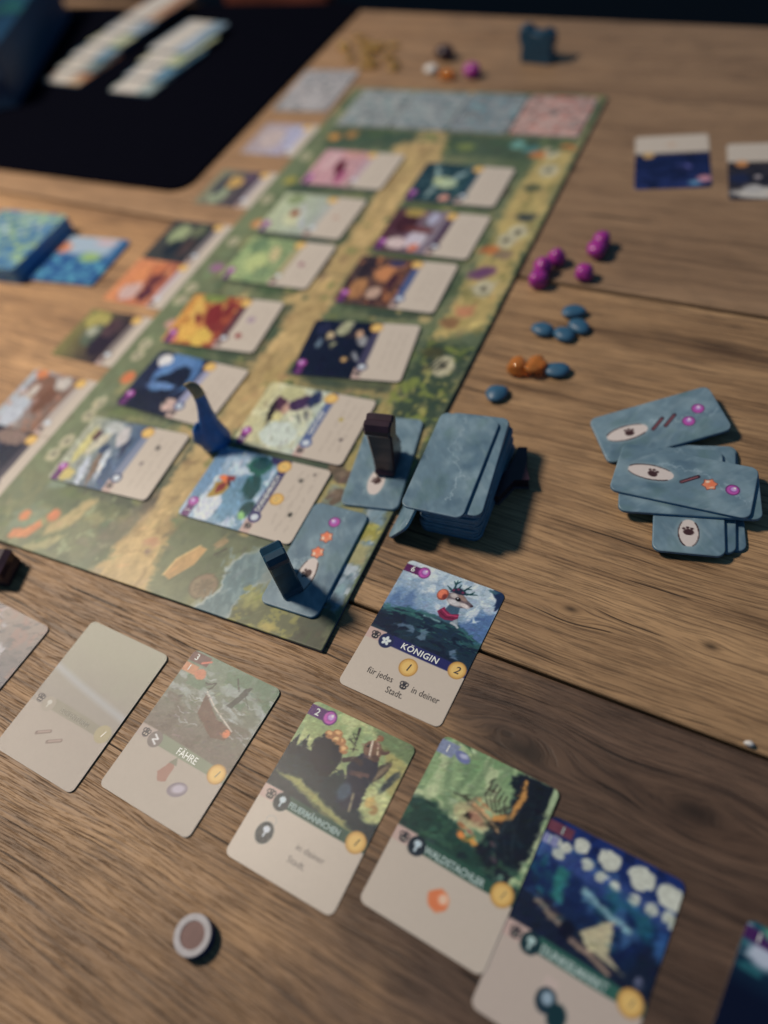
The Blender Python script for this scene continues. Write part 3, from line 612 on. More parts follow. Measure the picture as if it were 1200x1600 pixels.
# --- chipmunk card
def art_chip(P):
    P.fill((150, 160, 104)); P.grad((156, 160, 104), (118, 142, 92), 10, 44)
    P.blot((176, 180, 122), 8, 11, .5, .7, y0=-6); P.blot((110, 138, 96), 6, 12, .58, .6, y0=16)
    P.line([(-6, 44), (-4, 30), (-2, 20)], 3, (168, 176, 124), 2, a=.6); P.line([(4, 44), (5, 30)], 2.4, (136, 156, 108), 2, a=.6)
    P.poly([(6, 44), (12, 38), (24, 34), (34, 34), (34, 46)], (92, 112, 74), 2, .9, warp=1); P.poly([(18, 36), (33, 33), (33, 14), (27, 18), (22, 26)], (150, 142, 82), 2, .9, warp=1)
    P.ell(27, 22, 1.8, 7, (38, 50, 56), ang=-18, soft=1); P.ell(20, 24, 2.6, 8, (58, 52, 48), ang=-24, soft=.8, warp=.4); P.ell(20.4, 24, 1.2, 6, (112, 96, 74), ang=-24, soft=1)
    P.poly([(-33, 14), (-29, 24), (-27, 17), (-24, 26), (-22, 19), (-16, 18), (-16, 2), (-33, 0)], (10, 26, 38), .8, 1, warp=.5)
    P.poly([(-20, 24), (-17, 30), (-4, 28), (-1, 20), (-4, 8), (-16, 6)], (12, 20, 34), .8, 1, warp=.6)
    for a, b_ in ((-14, 30.5), (-10, 32.6), (-6.5, 29.6), (-3, 26.6), (-9, 29.4)): P.ell(a, b_, 2.8, 2.3, (150, 100, 58), soft=.6, warp=.4); P.ell(a - .4, b_ + .7, 1.4, 1, (206, 162, 104), soft=.8)
    P.poly([(-33, 12), (-20, 14), (-8, 10), (2, 14), (14, 6), (24, 0), (33, 2), (33, -14), (-33, -14)], (20, 38, 46), 2, 1, warp=1.5)
    P.poly([(-2, 12), (2, 18), (5, 14), (8, 18), (10, 8), (-2, 6)], (22, 40, 46), .8, 1, warp=.5)
    P.poly([(6, 28), (10, 32), (16, 30), (19, 24), (18, 14), (19, 4), (12, 0), (5, 4), (6, 14), (3, 20)], (24, 30, 48), .9, 1, warp=.5); P.ell(8, 8, 3.4, 4.6, (62, 84, 98), soft=1.6, a=.8); P.line([(13, 9), (15, 1)], 1.3, (128, 118, 92), .8)
    P.line([(0, 22), (5, 25), (9, 24)], 2.6, (52, 40, 44), .8); P.line([(7, 18), (15, 20)], 2.4, (86, 62, 60), .8)
    P.line([(-.5, 40), (1, 33), (2, 28)], 1.5, (36, 36, 34), .6, w1=.8)
    P.line([(-3, 33), (2, 31)], .7, (36, 40, 34), .5); P.line([(-2.4, 36), (0, 34)], .6, (36, 40, 34), .5)
    P.ell(11.4, 33, 5.4, 4.9, (104, 74, 58), soft=.7, warp=.3); P.line([(9, 37), (10.6, 31), (11.4, 29)], 1.1, (196, 180, 158), .5); P.line([(12.4, 37), (14.6, 32)], .9, (190, 168, 140), .5); P.ell(8, 34, .8, 1, (20, 16, 18), soft=.3); P.ell(12, 40, 2, 1.7, (128, 84, 58), soft=.5); P.ell(17.6, 34.6, 2.6, 1.6, (84, 60, 50), ang=28, soft=.5); P.ell(14.6, 29.4, 2.4, 1.8, (70, 48, 44), soft=.6)
    P.ell(23, 9, 3, 2.6, (178, 152, 86), soft=1, warp=.5); P.ell(26, 6.6, 2.4, 2.4, (146, 118, 70), soft=1)
    P.poly([(-30, 2), (-16, 4), (0, -1), (14, -4), (24, -8), (20, -9), (0, -4), (-20, 0)], (150, 148, 84), 1.8, .9, warp=1.2); P.poly([(-10, -2), (4, -5), (16, -8), (6, -8)], (96, 104, 62), 1.6, .8, warp=1)
    P.strokes(330, -31, 31, -6, 43, 2.2, .7, .16, 15, 6)
    P.poly([(-33, 41.6), (-33, 35.4), (-20, 35.4), (-20, 41.6)], (74, 30, 92), .4); berry_icon(P, -18.6, 38.4, 4.2, (74, 30, 92))
    P.mottle(.12, 1.4, .8, 20)
    frame(P, (32, 70, 58), lambda P: tree_icon(P, -18.6, -10.2, 2.9, (176, 190, 196)), iconbg=(16, 38, 46))
    coin(P, 25.6, -10.4, 5.3)
    P.ring(-18.4, -20.4, 2.8, 2.4, .35, (150, 150, 142), soft=.4); P.ell(-18.4, -26.8, 4.6, 5.4, (18, 38, 46), soft=.6); tree_icon(P, -18.2, -26, 3, (178, 186, 190))
zc = curl(.5, .5, .5)
q = card('card of a chipmunk in a sunny yellow wood, just right of the ferry card', art_chip, 36.8, -73.0, -4.4, z=.15, step=.44, zf=zc, seed=21)
lettering(q, '2', -26.4, 38.3, 5.6, 'ink_white', z=.46, zf=zc, bold=.08)
lettering(q, 'FEUERMÄNNCHEN', 1.0, -10.2, 4.2, 'ink_pale', z=.46, zf=zc, ang=-1.2, bold=.12, sx=.86)
lettering(q, '1', 25.6, -10.4, 5.6, 'ink_dark', z=.46, zf=zc, shear=.3)
lettering(q, 'in deiner', 8, -25, 4.6, 'ink_grey', z=.46, zf=zc); lettering(q, 'Stadt.', 4, -31.6, 4.6, 'ink_grey', z=.46, zf=zc)

# --- insect card with orange leaves
def art_wood(P):
    P.fill((140, 164, 116)); P.grad((150, 168, 122), (104, 138, 92), 12, 44); P.blot((176, 186, 140), 8, 14, .5, .7, y0=-4); P.blot((96, 128, 86), 6, 16, .57, .7, y0=14)
    for a, b_, c in ((-24, 44, -14), (-12, 44, -14), (-4, 44, -10), (6, 44, -10)): P.line([(a, b_), (a * .7 + c * .3, 28), (c, 12)], 2.4, (100, 124, 88), 1.8, a=.75, w1=4)
    P.poly([(8, 40), (14, 44), (25, 44), (30, 44), (30, 8), (24, -10), (4, -10), (8, 14), (14, 26)], (18, 26, 36), 1.6, 1, warp=1.5)
    P.poly([(28, 44), (33, 44), (33, 26), (29, 30)], (140, 160, 120), 1, 1, warp=.6)
    P.poly([(-33, 10), (-20, 12), (-8, 8), (2, 4), (14, -4), (33, -8), (33, -15), (-33, -15)], (26, 58, 50), 2, 1, warp=1.6); P.blot((48, 88, 66), 5, 3, .56, .7, y0=-15, y1=9); P.blot((14, 30, 40), 7, 4, .56, .8, y0=-15, y1=14, x0=0)
    for k in range(5): P.line([(1 + k * 2.2, 34 - k), (0 + k * 2.4, 26), (4 + k * 2.2, 21)], .8, (44, 40, 34), .6)
    P.line([(15, 40), (17, 32), (15, 22), (9, 18)], 2.8, (176, 124, 58), .8, warp=.7); P.line([(14, 42), (15.4, 32), (12, 24), (6, 20)], .7, (40, 34, 30), .5)
    P.poly([(-12, 16), (-6, 20), (2, 18), (8, 14), (6, 10), (-2, 9), (-10, 11)], (158, 150, 108), 1, .95, warp=1); P.ell(-3, 13.6, 1.8, 1.6, (26, 24, 24), soft=.4); P.ell(1, 14, 5, 2.2, (150, 96, 76), ang=-20, soft=1.4, a=.7)
    P.line([(-4, 20), (6, 17), (13, 13)], 2.2, (184, 142, 96), .7, w1=.8); P.line([(-2, 22.6), (8, 19.6)], 1.4, (178, 132, 84), .7, w1=.5); P.line([(-4, 18.6), (7, 15.4), (13, 11.6)], .6, (46, 34, 34), .5)
    P.line([(-14, 20), (-8, 21), (-5, 18)], .7, (60, 60, 50), .5)
    for a, b_, l, c in ((-2, 3.6, 3.2, (206, 122, 50)), (4.4, 3.4, 2.8, (196, 140, 58)), (-4, 8, 2.6, (150, 104, 66)), (1, 7, 2, (150, 96, 80)), (13, 7, 1.8, (92, 62, 68)), (16, 1, 2, (70, 54, 64))): P.ell(a, b_, l, l * .5, c, ang=-18, soft=.6, warp=.3)
    for k in range(16): P.line([(rng.uniform(8, 26), rng.uniform(-6, 32))] * 1 + [(rng.uniform(8, 26), rng.uniform(-6, 32))], .5, (44, 60, 66), .8, a=.5)
    P.line([(12, -5), (18, -4), (22, -9)], 1, (56, 84, 70), .8, a=.8); P.ell(22, -4.4, 1.4, 1.8, (84, 116, 100), soft=1)
    P.strokes(360, -31, 31, -8, 43, 2.6, .7, .18, 30, 7)
    P.poly([(-33, 42), (-33, 34.6), (-23, 34.6), (-21, 42)], (116, 126, 150), .8); P.ell(-18, 37.6, 4.4, 2.6, (96, 104, 146), ang=-14, soft=.6); P.ell(-17.6, 38.2, 2.4, 1.2, (160, 164, 186), soft=.8)
    P.poly([(-23, 44), (-17, 43), (-13, 40), (-17, 44)], (36, 66, 50), .6)
    P.mottle(.12, 1.4, .8, 20)
    frame(P, (34, 74, 60), lambda P: tree_icon(P, -18.6, -10.2, 2.9, (168, 186, 190)), iconbg=(14, 32, 44))
    coin(P, 25.6, -10.6, 5.4); P.ell(1, -26.4, 5.2, 4.8, (200, 108, 60), soft=1.2, warp=1); P.ell(3, -25, 2.2, 2.2, (224, 170, 140), soft=1.6)
zw = curl(.4, .6, .5)
q = card('card of a striped insect under green trees, overlapping the blue night card', art_wood, 109.6, -67.6, -6.0, z=.9, step=.6, zf=zw, seed=31, tilt=(0, 0.4))
lettering(q, '1', -26.6, 38.2, 5.6, 'ink_white', z=.46, zf=zw, bold=.08)
lettering(q, 'WALDSTACHLER', 1.0, -10.4, 4.6, 'ink_pale', z=.46, zf=zw, ang=-1.2, bold=.14, sx=.88)
lettering(q, '1', 25.6, -10.6, 5.6, 'gold_paint', z=.46, zf=zw, shear=.3)

# --- blue night market card
def art_night(P):
    P.fill((26, 60, 100)); P.grad((14, 32, 58), (20, 40, 96), -4, 44)
    P.blot((50, 92, 132), 5, 5, .55, .7, y0=4, y1=34); P.blot((18, 80, 92), 6, 9, .56, .7, y0=0, y1=28); P.blot((14, 24, 60), 7, 7, .55, .7, y0=-6)
    P.line([(-31, 30), (-10, 28), (10, 26), (31, 26)], 9, (58, 82, 140), 4, a=.55, warp=2)
    for a, b_, r in ((-14, 37, 3.8), (-1, 37, 5), (14, 36.6, 6), (28, 35, 6.2), (-25, 34, 2.6), (-20, 33, 3)): P.ell(a, b_, r, r * .82, (176, 180, 164), soft=.7, warp=1.4)
    for a, b_, r in ((-22, 29, 2.6), (-9, 31, 2.6), (-2, 29, 2.4), (5, 28, 2.3), (14, 27, 2.5), (22, 26.6, 2.6), (29, 27, 2.7), (32, 24.6, 2)): P.ell(a, b_, r, r, (164, 172, 160), soft=.8, warp=.8)
    P.poly([(-20, 24), (-15, 25), (-13, 10), (-18, 12)], (30, 112, 100), 2, .8, warp=1.5); P.line([(-6, 20), (6, 16), (16, 14)], 2.8, (120, 160, 166), 1.6, a=.9, warp=1); P.line([(4, 24), (20, 22)], 5, (20, 96, 108), 3, a=.6, warp=2)
    P.poly([(-33, 10), (-26, 8), (-8, 4), (6, 4), (20, -2), (24, 12), (33, 14), (33, -15), (-33, -15)], (18, 28, 48), 2, 1, warp=1.5)
    P.poly([(-2, 4), (8, 14), (10, 13), (12, 1), (20, -3), (2, 0)], (172, 164, 128), 1, 1, warp=.4)
    P.poly([(-24, 9), (-10, 4), (-10, 1), (-24, 6)], (124, 110, 96), 1, .95, warp=.6); P.line([(-24, 10), (-6, 4)], .8, (40, 34, 44), .6); P.line([(-4, -1), (6, -2.6), (14, -5.4)], 2, (132, 112, 96), .9, warp=.5); P.line([(-2, 1), (16, -4)], .7, (66, 50, 56), .6)
    P.ell(-7, 2, 3, 4, (12, 16, 34), soft=1.4); P.ell(26, -2, 1.6, 2, (90, 96, 120), soft=1); P.poly([(27, 20), (33, 20), (33, 8), (28, 10)], (40, 84, 136), 2, .7, warp=1)
    P.strokes(260, -31, 31, -8, 30, 2.4, .9, .18, 20, 8)
    P.poly([(-33, 42), (-33, 37), (-19, 37), (-19, 42)], (96, 50, 64), .6); P.poly([(-33, 35.6), (-33, 31), (-24, 31), (-24, 35.6)], (120, 124, 160), .6)
    P.mottle(.14, 1.4, .9, 10)
    frame(P, (40, 88, 76), lambda P: tree_icon(P, -18.6, -10.2, 2.9, (150, 176, 170)), iconbg=(18, 46, 52), cream=(170, 156, 142))
    coin(P, 25.6, -10.6, 5.4); P.rect(-8, -2, -24, -18, (178, 160, 148), .5); P.ell(-4.6, -26.6, 4.4, 5, (20, 44, 56), soft=.6); P.ell(-4.4, -25.6, 2.4, 2.6, (130, 152, 164), soft=1); P.ell(1.4, -30, 4, 5, (14, 46, 52), soft=.8)
zn = curl(.4, .6, .5)
q = card('dark blue night scene card with pale lanterns and a tent at the bottom edge', art_night, 171.0, -86.0, -6.4, z=.15, step=.6, zf=zn, seed=41)
lettering(q, '1', -24.0, 39.3, 5.0, 'ink_pale', z=.46, zf=zn, bold=.08); lettering(q, '1', -28, 33.2, 5, 'ink_pale', z=.46, zf=zn, bold=.08)
lettering(q, 'DUNKELMARKT', 1.0, -10.4, 4.8, 'ink_pale', z=.46, zf=zn, ang=-1.2, bold=.16, sx=.86)
lettering(q, '1', 25.6, -10.6, 5.6, 'gold_paint', z=.46, zf=zn, shear=.3)

# --- ferry card, sheen on its linen surface and also greyed into its print
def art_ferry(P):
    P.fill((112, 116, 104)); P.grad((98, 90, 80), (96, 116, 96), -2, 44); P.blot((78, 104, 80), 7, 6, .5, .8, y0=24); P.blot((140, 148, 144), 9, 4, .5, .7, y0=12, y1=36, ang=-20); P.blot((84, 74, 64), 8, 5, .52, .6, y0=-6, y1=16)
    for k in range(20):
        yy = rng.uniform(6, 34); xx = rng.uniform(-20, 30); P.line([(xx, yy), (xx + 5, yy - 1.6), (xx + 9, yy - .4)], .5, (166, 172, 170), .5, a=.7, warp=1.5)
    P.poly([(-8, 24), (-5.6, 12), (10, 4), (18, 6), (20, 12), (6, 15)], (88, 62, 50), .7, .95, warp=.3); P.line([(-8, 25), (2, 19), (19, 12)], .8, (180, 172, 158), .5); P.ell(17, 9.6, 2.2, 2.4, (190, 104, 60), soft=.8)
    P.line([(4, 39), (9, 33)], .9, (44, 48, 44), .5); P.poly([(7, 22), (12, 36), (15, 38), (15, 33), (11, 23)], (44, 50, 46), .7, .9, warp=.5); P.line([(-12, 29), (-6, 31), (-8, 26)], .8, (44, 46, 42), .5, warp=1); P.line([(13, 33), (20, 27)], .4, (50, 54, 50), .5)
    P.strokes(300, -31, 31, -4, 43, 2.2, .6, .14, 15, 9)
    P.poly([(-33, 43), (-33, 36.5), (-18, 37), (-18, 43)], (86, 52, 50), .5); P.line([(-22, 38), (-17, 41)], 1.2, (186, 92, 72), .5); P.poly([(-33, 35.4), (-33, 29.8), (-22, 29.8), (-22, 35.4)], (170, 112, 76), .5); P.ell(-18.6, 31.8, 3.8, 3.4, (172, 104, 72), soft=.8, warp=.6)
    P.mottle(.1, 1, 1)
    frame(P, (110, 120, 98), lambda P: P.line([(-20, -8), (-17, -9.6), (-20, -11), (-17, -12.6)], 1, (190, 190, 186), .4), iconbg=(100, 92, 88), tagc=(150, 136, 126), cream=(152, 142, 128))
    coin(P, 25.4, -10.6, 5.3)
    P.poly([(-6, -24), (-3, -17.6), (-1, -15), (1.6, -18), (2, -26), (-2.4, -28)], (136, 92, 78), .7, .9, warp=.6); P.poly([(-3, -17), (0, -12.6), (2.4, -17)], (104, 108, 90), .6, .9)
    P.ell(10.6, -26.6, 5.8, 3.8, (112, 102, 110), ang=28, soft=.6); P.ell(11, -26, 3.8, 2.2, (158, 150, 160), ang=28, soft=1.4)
zf_ = curl(1, .15, .7, 'lift')
q = card('card titled Fähre with a rowing boat on grey water, sheen painted into its greyed print', art_ferry, -46.8, -69.6, -5.0, z=.15, step=.45, zf=zf_, seed=51)
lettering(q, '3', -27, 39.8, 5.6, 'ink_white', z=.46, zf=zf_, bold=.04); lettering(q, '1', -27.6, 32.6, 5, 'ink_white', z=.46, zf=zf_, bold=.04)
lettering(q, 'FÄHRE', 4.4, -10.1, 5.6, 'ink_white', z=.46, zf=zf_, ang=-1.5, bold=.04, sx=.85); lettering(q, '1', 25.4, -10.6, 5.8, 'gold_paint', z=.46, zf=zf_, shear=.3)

# --- very pale card, lamp glare painted into its print colours
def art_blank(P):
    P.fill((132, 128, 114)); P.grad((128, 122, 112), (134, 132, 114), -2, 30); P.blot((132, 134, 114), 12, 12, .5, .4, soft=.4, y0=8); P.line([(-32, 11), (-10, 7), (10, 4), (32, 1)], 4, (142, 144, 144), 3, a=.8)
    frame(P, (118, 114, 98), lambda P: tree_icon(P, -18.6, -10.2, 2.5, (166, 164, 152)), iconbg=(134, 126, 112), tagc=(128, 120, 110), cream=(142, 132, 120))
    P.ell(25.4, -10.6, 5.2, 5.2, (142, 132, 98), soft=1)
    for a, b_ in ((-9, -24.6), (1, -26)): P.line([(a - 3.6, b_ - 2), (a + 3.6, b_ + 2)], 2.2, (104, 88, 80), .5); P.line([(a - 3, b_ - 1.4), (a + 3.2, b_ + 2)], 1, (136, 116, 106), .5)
zb_ = curl(1, .15, .8, 'lift')
q = card('very pale card with lamp glare painted into its print and two small twigs, near the left edge', art_blank, -121.6, -74.6, -4.2, z=.15, step=.55, zf=zb_, seed=61)
lettering(q, 'ECKENTURM', 2.6, -10.3, 4.2, 'ink_ghost', z=.46, zf=zb_, ang=-1.5, sx=.9); lettering(q, '1', 25.4, -10.6, 5.4, 'ink_glare', z=.46, zf=zb_, shear=.3)

# --- grey card at the left picture edge
def art_grey(P):
    P.fill((104, 102, 100)); P.grad((66, 70, 80), (118, 106, 98), -4, 40); P.blot((150, 150, 156), 10, 9, .52, .8, y0=14, x1=14); P.blot((128, 96, 88), 6, 8, .5, .6, y0=6); P.blot((66, 68, 74), 8, 3, .56, .7, ang=30); P.blot((50, 54, 66), 7, 6, .5, .7, y1=8)
    for k in range(10):
        xx = rng.uniform(-20, 24); yy = rng.uniform(-4, 36); P.line([(xx, yy), (xx + 5, yy + 4), (xx + 10, yy + 3)], .6, (64, 62, 64), .5, a=.7, warp=2)
    frame(P, (60, 64, 80), lambda P: tree_icon(P, -18.6, -10.2, 2.9, (168, 176, 180)))
card('grey rocky landscape card half out of the left picture edge', art_grey, -208.5, -84.0, -4.5, z=.15, step=.6, seed=71, zf=curl(1, .2, .7, 'lift'))
def art_last(P):
    P.fill((8, 16, 40)); P.grad((6, 12, 34), (16, 70, 84), 16, 40); P.blot((150, 170, 178), 6, 4, .55, .9, y0=29, y1=42); P.blot((30, 100, 104), 6, 5, .5, .7, y0=24, y1=40)
    P.ell(-22, 33, 6, 5, (160, 170, 182), soft=3); P.rect(-32, -14, 35.6, 41.4, (62, 26, 78), .8); P.ell(-20, 42, 5, 2.6, (80, 140, 112), soft=2)
    frame(P, (20, 30, 70), lambda P: None)
q = card('dark navy card with a teal waterfall, in the bottom right corner of the picture', art_last, 257.5, -98.0, -9.0, z=.15, step=.8, seed=81)
lettering(q, '1', -25.6, 38.4, 5.4, 'ink_white', z=.46, bold=.1)

# ------------------------------------------------------------------ cards lying on the board (turned a quarter)
def blob_art(top, bot, shapes, *, band=(58, 62, 96), blots=(), icons=(), coinc=True, coin2=None, purple=True, text=True, iconbg=None):
    def f(P):
        P.fill(top); P.grad(bot, top, -6, 40)
        for c, s1, s2, th, a in blots: P.blot(c, s1, s2, th, a, y0=-6)
        for sh in shapes:
            x, y, rx, ry, c = sh[:5]; P.ell(x, y, rx, ry, c, ang=(sh[5] if len(sh) > 5 else 0), soft=1.4, warp=1.6)
        P.mottle(.14, 2, 1.4, 20); P.strokes(110, -31, 31, -6, 43, 3.4, 1.2, .22, 20, 10)
        if purple: P.rect(-33, -20, 35.4, 41.4, (92, 44, 96), .5); berry_icon(P, -18.8, 38.4, 4)
        frame(P, band, lambda P: P.ell(-18.6, -10.4, 2.6, 2.8, (180, 188, 200), soft=.8), iconbg=iconbg or band)
        if coinc: coin(P, 25.8, -9.6, 5.2)
        for x, y, r, c in icons: P.ell(x, y, r, r * .9, c, soft=1, warp=.6)
        if text:
            for yy in (-24, -30, -36):
                x0 = -24 + rng.uniform(0, 6)
                while x0 < 22:
                    l = rng.uniform(3, 8); P.line([(x0 + rng.uniform(-.5, .5), yy + rng.uniform(-.6, .6)), (x0 + l, yy + rng.uniform(-.6, .6))], 1.5, (142, 130, 116), 1.4, a=.30, warp=1.4); x0 += l + rng.uniform(1.5, 5)
        if coin2: coin(P, coin2[0], coin2[1], 5)
    return f
A = {}
A['butterfly'] = blob_art((140, 160, 176), (96, 130, 148), [(-8, 12, 20, 10, (90, 130, 152)), (-20, 26, 12, 8, (182, 190, 200)), (6, 40, 24, 6, (92, 128, 156)), (22, 8, 8, 9, (22, 84, 72)), (24, 8, 6, 6, (18, 66, 70)), (4, 4, 11, 6.5, (16, 66, 68), 12), (-14, -2, 7, 4.6, (20, 64, 66)), (-20, -1, 3, 3, (120, 170, 100)), (31, -2, 5, 6, (46, 44, 84))], band=(52, 50, 92), blots=(((178, 190, 200), 7, 5, .5, .8), ((112, 146, 166), 5, 3, .55, .6)), coin2=(-1, -18), icons=((18, -27, 2, (92, 88, 80)), (-10, -33, 1.8, (56, 56, 50)), (25, -34, 1.4, (120, 110, 100))))
def butterfly(P):
    A['butterfly'](P)
    P.poly([(-12, 28), (-8, 22), (-2, 20), (2, 22), (4, 26), (0, 32), (-6, 31), (-13, 32)], (150, 122, 44), .9, 1, warp=.6)
    P.poly([(-9, 27), (-4, 22.6), (1, 23), (2, 26), (-2, 29)], (116, 34, 34), 1, 1, warp=.5); P.poly([(1, 24), (5, 32), (8, 29), (7, 24), (3, 21)], (208, 104, 46), .8, 1, warp=.5); P.poly([(3, 25), (8, 26), (9, 20), (5, 19)], (120, 36, 42), .9, 1, warp=.5)
    P.ell(2, 22, 3, 1.2, (60, 26, 34), ang=40, soft=.6)
A['witch'] = blob_art((178, 172, 126), (166, 176, 160), [(-4, 24, 22, 5, (184, 176, 120)), (12, 26, 9, 5, (76, 44, 64), 20), (2, 29, 12, 2.4, (32, 28, 32), 12), (8, 20, 6, 3.6, (176, 140, 120)), (16, 12, 9, 7, (60, 40, 72), -30), (24, 22, 7, 10, (166, 164, 118)), (22, 2, 8, 5, (34, 44, 76)), (-16, 14, 12, 14, (176, 186, 172)), (6, 2, 5, 1.4, (84, 86, 84), 30), (2, 6, 5, 1, (84, 86, 84), 34)], band=(76, 92, 130), blots=(((190, 188, 150), 8, 8, .52, .6),), icons=((8, -26, 1.8, (158, 140, 60)), (-10, -34, 1.6, (80, 70, 70))))
A['starry'] = blob_art((18, 24, 44), (14, 20, 38), [(14, 26, 4, 3, (170, 150, 110)), (-12, 6, 3, 3, (176, 140, 84)), (4, 20, 3, 2, (150, 150, 110)), (10, -2, 6, 4, (140, 140, 140), 30), (24, 16, 10, 5, (150, 150, 116), -20), (16, 8, 4, 6, (40, 34, 44)), (-8, -2, 6, 2, (116, 118, 124), 30), (4, 32, 5, 2.2, (96, 116, 130)), (22, 34, 8, 5, (30, 34, 60)), (18, 2, 4, 3, (176, 140, 110))], band=(58, 56, 80), text=True)
A['lantern'] = blob_art((70, 54, 50), (92, 60, 48), [(-12, 30, 14, 7, (150, 104, 62)), (10, 14, 11, 9, (172, 112, 66)), (-16, 14, 8, 6, (170, 140, 120)), (14, 32, 14, 7, (44, 34, 40)), (0, 4, 12, 4, (60, 32, 40)), (24, 8, 5, 8, (52, 50, 78))], band=(64, 80, 120), blots=(((44, 28, 36), 5, 6, .54, .8), ((196, 120, 60), 4, 5, .62, .7)))
A['mask'] = blob_art((74, 42, 50), (120, 110, 120), [(-12, 10, 14, 9, (172, 164, 172)), (-20, 26, 8, 10, (184, 164, 160)), (10, 28, 16, 10, (60, 28, 36)), (2, 12, 4, 14, (96, 48, 42)), (20, 6, 10, 5, (152, 152, 170)), (26, 26, 6, 10, (150, 128, 60)), (-24, 8, 5, 4, (196, 110, 80))], band=(66, 46, 66))
A['fern'] = blob_art((26, 48, 56), (32, 60, 64), [(0, 14, 9, 12, (150, 166, 130)), (12, 26, 14, 3, (120, 146, 140), 20), (-14, 22, 10, 3, (112, 134, 130), -10), (-24, 6, 5, 5, (190, 130, 110)), (14, 4, 10, 3, (116, 140, 140), -30), (4, 22, 4, 4, (180, 186, 120))], band=(40, 66, 76), blots=(((80, 112, 112), 4, 4, .56, .7),))
A['stripes'] = blob_art((150, 152, 130), (60, 84, 112), [(-20, 20, 15, 3, (168, 176, 184), 12), (-14, 13, 16, 2.6, (112, 92, 76), 12), (-10, 8, 15, 3, (176, 184, 190), 12), (-16, 2, 14, 4, (52, 76, 104), 14), (8, 24, 14, 4, (182, 176, 150), -20), (18, 8, 10, 5, (172, 168, 164), 10), (4, 16, 5, 4, (34, 58, 88)), (-24, 32, 6, 7, (180, 164, 92)), (4, 34, 18, 4, (182, 174, 110)), (14, 30, 5, 3, (70, 44, 48)), (24, 20, 6, 8, (160, 164, 158)), (8, 0, 10, 3, (38, 52, 78))], band=(110, 120, 140), iconbg=(60, 70, 96), icons=((-2, -22, 1.8, (104, 92, 92)), (14, -26, 2.2, (60, 56, 56))))
A['moonrise'] = blob_art((30, 38, 62), (26, 34, 58), [(12, 14, 26, 19, (66, 104, 148)), (16, 18, 22, 14, (78, 116, 160)), (4, 10, 17, 10, (16, 26, 46)), (2, 14, 8, 14, (16, 26, 46)), (-4, 18, 4, 13, (84, 118, 160), 6), (22, 33, 6.5, 6.5, (196, 196, 204)), (-22, 14, 12, 34, (20, 28, 48)), (-20, -1, 7, 5, (178, 150, 138))], band=(134, 136, 160), iconbg=(52, 70, 110), icons=((2, -14, 3.4, (184, 142, 70)), (-2, -24, 2, (140, 124, 112))))
A['bonfire'] = blob_art((176, 120, 48), (132, 56, 40), [(-14, 26, 14, 8, (200, 152, 60)), (10, 30, 16, 6, (190, 150, 66), 20), (-20, 10, 12, 9, (196, 160, 62)), (6, 12, 16, 8, (116, 36, 36), 20), (16, 2, 10, 4, (110, 36, 38)), (0, 24, 8, 3, (120, 50, 40), 30), (-26, 36, 6, 5, (190, 110, 100)), (-8, 2, 6, 8, (120, 44, 40)), (28, 22, 6, 12, (110, 124, 60))], band=(84, 50, 56), blots=(((206, 160, 72), 5, 5, .58, .8),), icons=((-14, -22, 3, (130, 44, 44)), (6, -24, 4, (150, 130, 140))))
A['meadow'] = blob_art((142, 158, 104), (124, 140, 96), [(-4, 20, 14, 10, (160, 172, 110)), (10, 8, 12, 5, (176, 164, 116), 20), (-18, 8, 10, 8, (112, 132, 92)), (20, 30, 12, 8, (96, 120, 84))], band=(150, 140, 100), blots=(((100, 124, 84), 6, 6, .55, .8),), icons=((0, -24, 3, (134, 84, 96)),))
A['robin'] = blob_art((158, 166, 132), (146, 154, 140), [(-6, 16, 14, 10, (176, 178, 140)), (0, 18, 5, 5, (126, 48, 32)), (6, 12, 18, 3, (160, 164, 154), 30), (-14, 4, 10, 3, (156, 160, 160), 30), (22, 28, 8, 10, (120, 134, 92))], band=(150, 154, 146), icons=((0, -26, 2.4, (170, 130, 110)),))
A['rose'] = blob_art((176, 132, 136), (170, 130, 132), [(-4, 12, 18, 4, (86, 30, 44), 10), (4, 18, 10, 3, (96, 36, 48)), (-16, 6, 12, 4, (160, 84, 116)), (10, 30, 18, 8, (186, 150, 150)), (26, 10, 6, 12, (178, 130, 120))], band=(164, 140, 146))
# left column, printed tops peeping out from under the board
A['navy'] = blob_art((28, 34, 52), (24, 30, 48), [(10, 20, 16, 8, (34, 44, 66)), (24, 10, 8, 16, (120, 100, 90))], band=(64, 60, 70), purple=False)
A['cottage'] = blob_art((150, 156, 160), (110, 84, 70), [(-16, 28, 18, 10, (160, 166, 172)), (14, 24, 14, 12, (116, 84, 68)), (4, 10, 18, 8, (104, 70, 54)), (22, 6, 8, 8, (168, 160, 150)), (28, 34, 6, 6, (184, 110, 66)), (8, 28, 8, 4, (180, 172, 160))], band=(160, 150, 140), blots=(((150, 100, 72), 5, 5, .58, .7),), purple=False)
A['owl'] = blob_art((112, 106, 62), (48, 36, 44), [(18, 28, 12, 12, (150, 140, 72)), (0, 20, 14, 10, (82, 92, 74)), (-6, 6, 18, 10, (40, 32, 44)), (12, 8, 12, 8, (70, 52, 56)), (4, 24, 6, 5, (150, 150, 130))], band=(120, 110, 104), purple=False)
A['fox'] = blob_art((186, 116, 72), (150, 80, 60), [(-14, 24, 14, 10, (180, 150, 140)), (10, 28, 16, 8, (192, 120, 72)), (6, 8, 16, 7, (96, 48, 48)), (-16, 6, 10, 6, (80, 40, 50)), (20, 14, 9, 8, (176, 100, 60))], band=(172, 160, 160), blots=(((196, 130, 80), 5, 5, .56, .8),), purple=False)
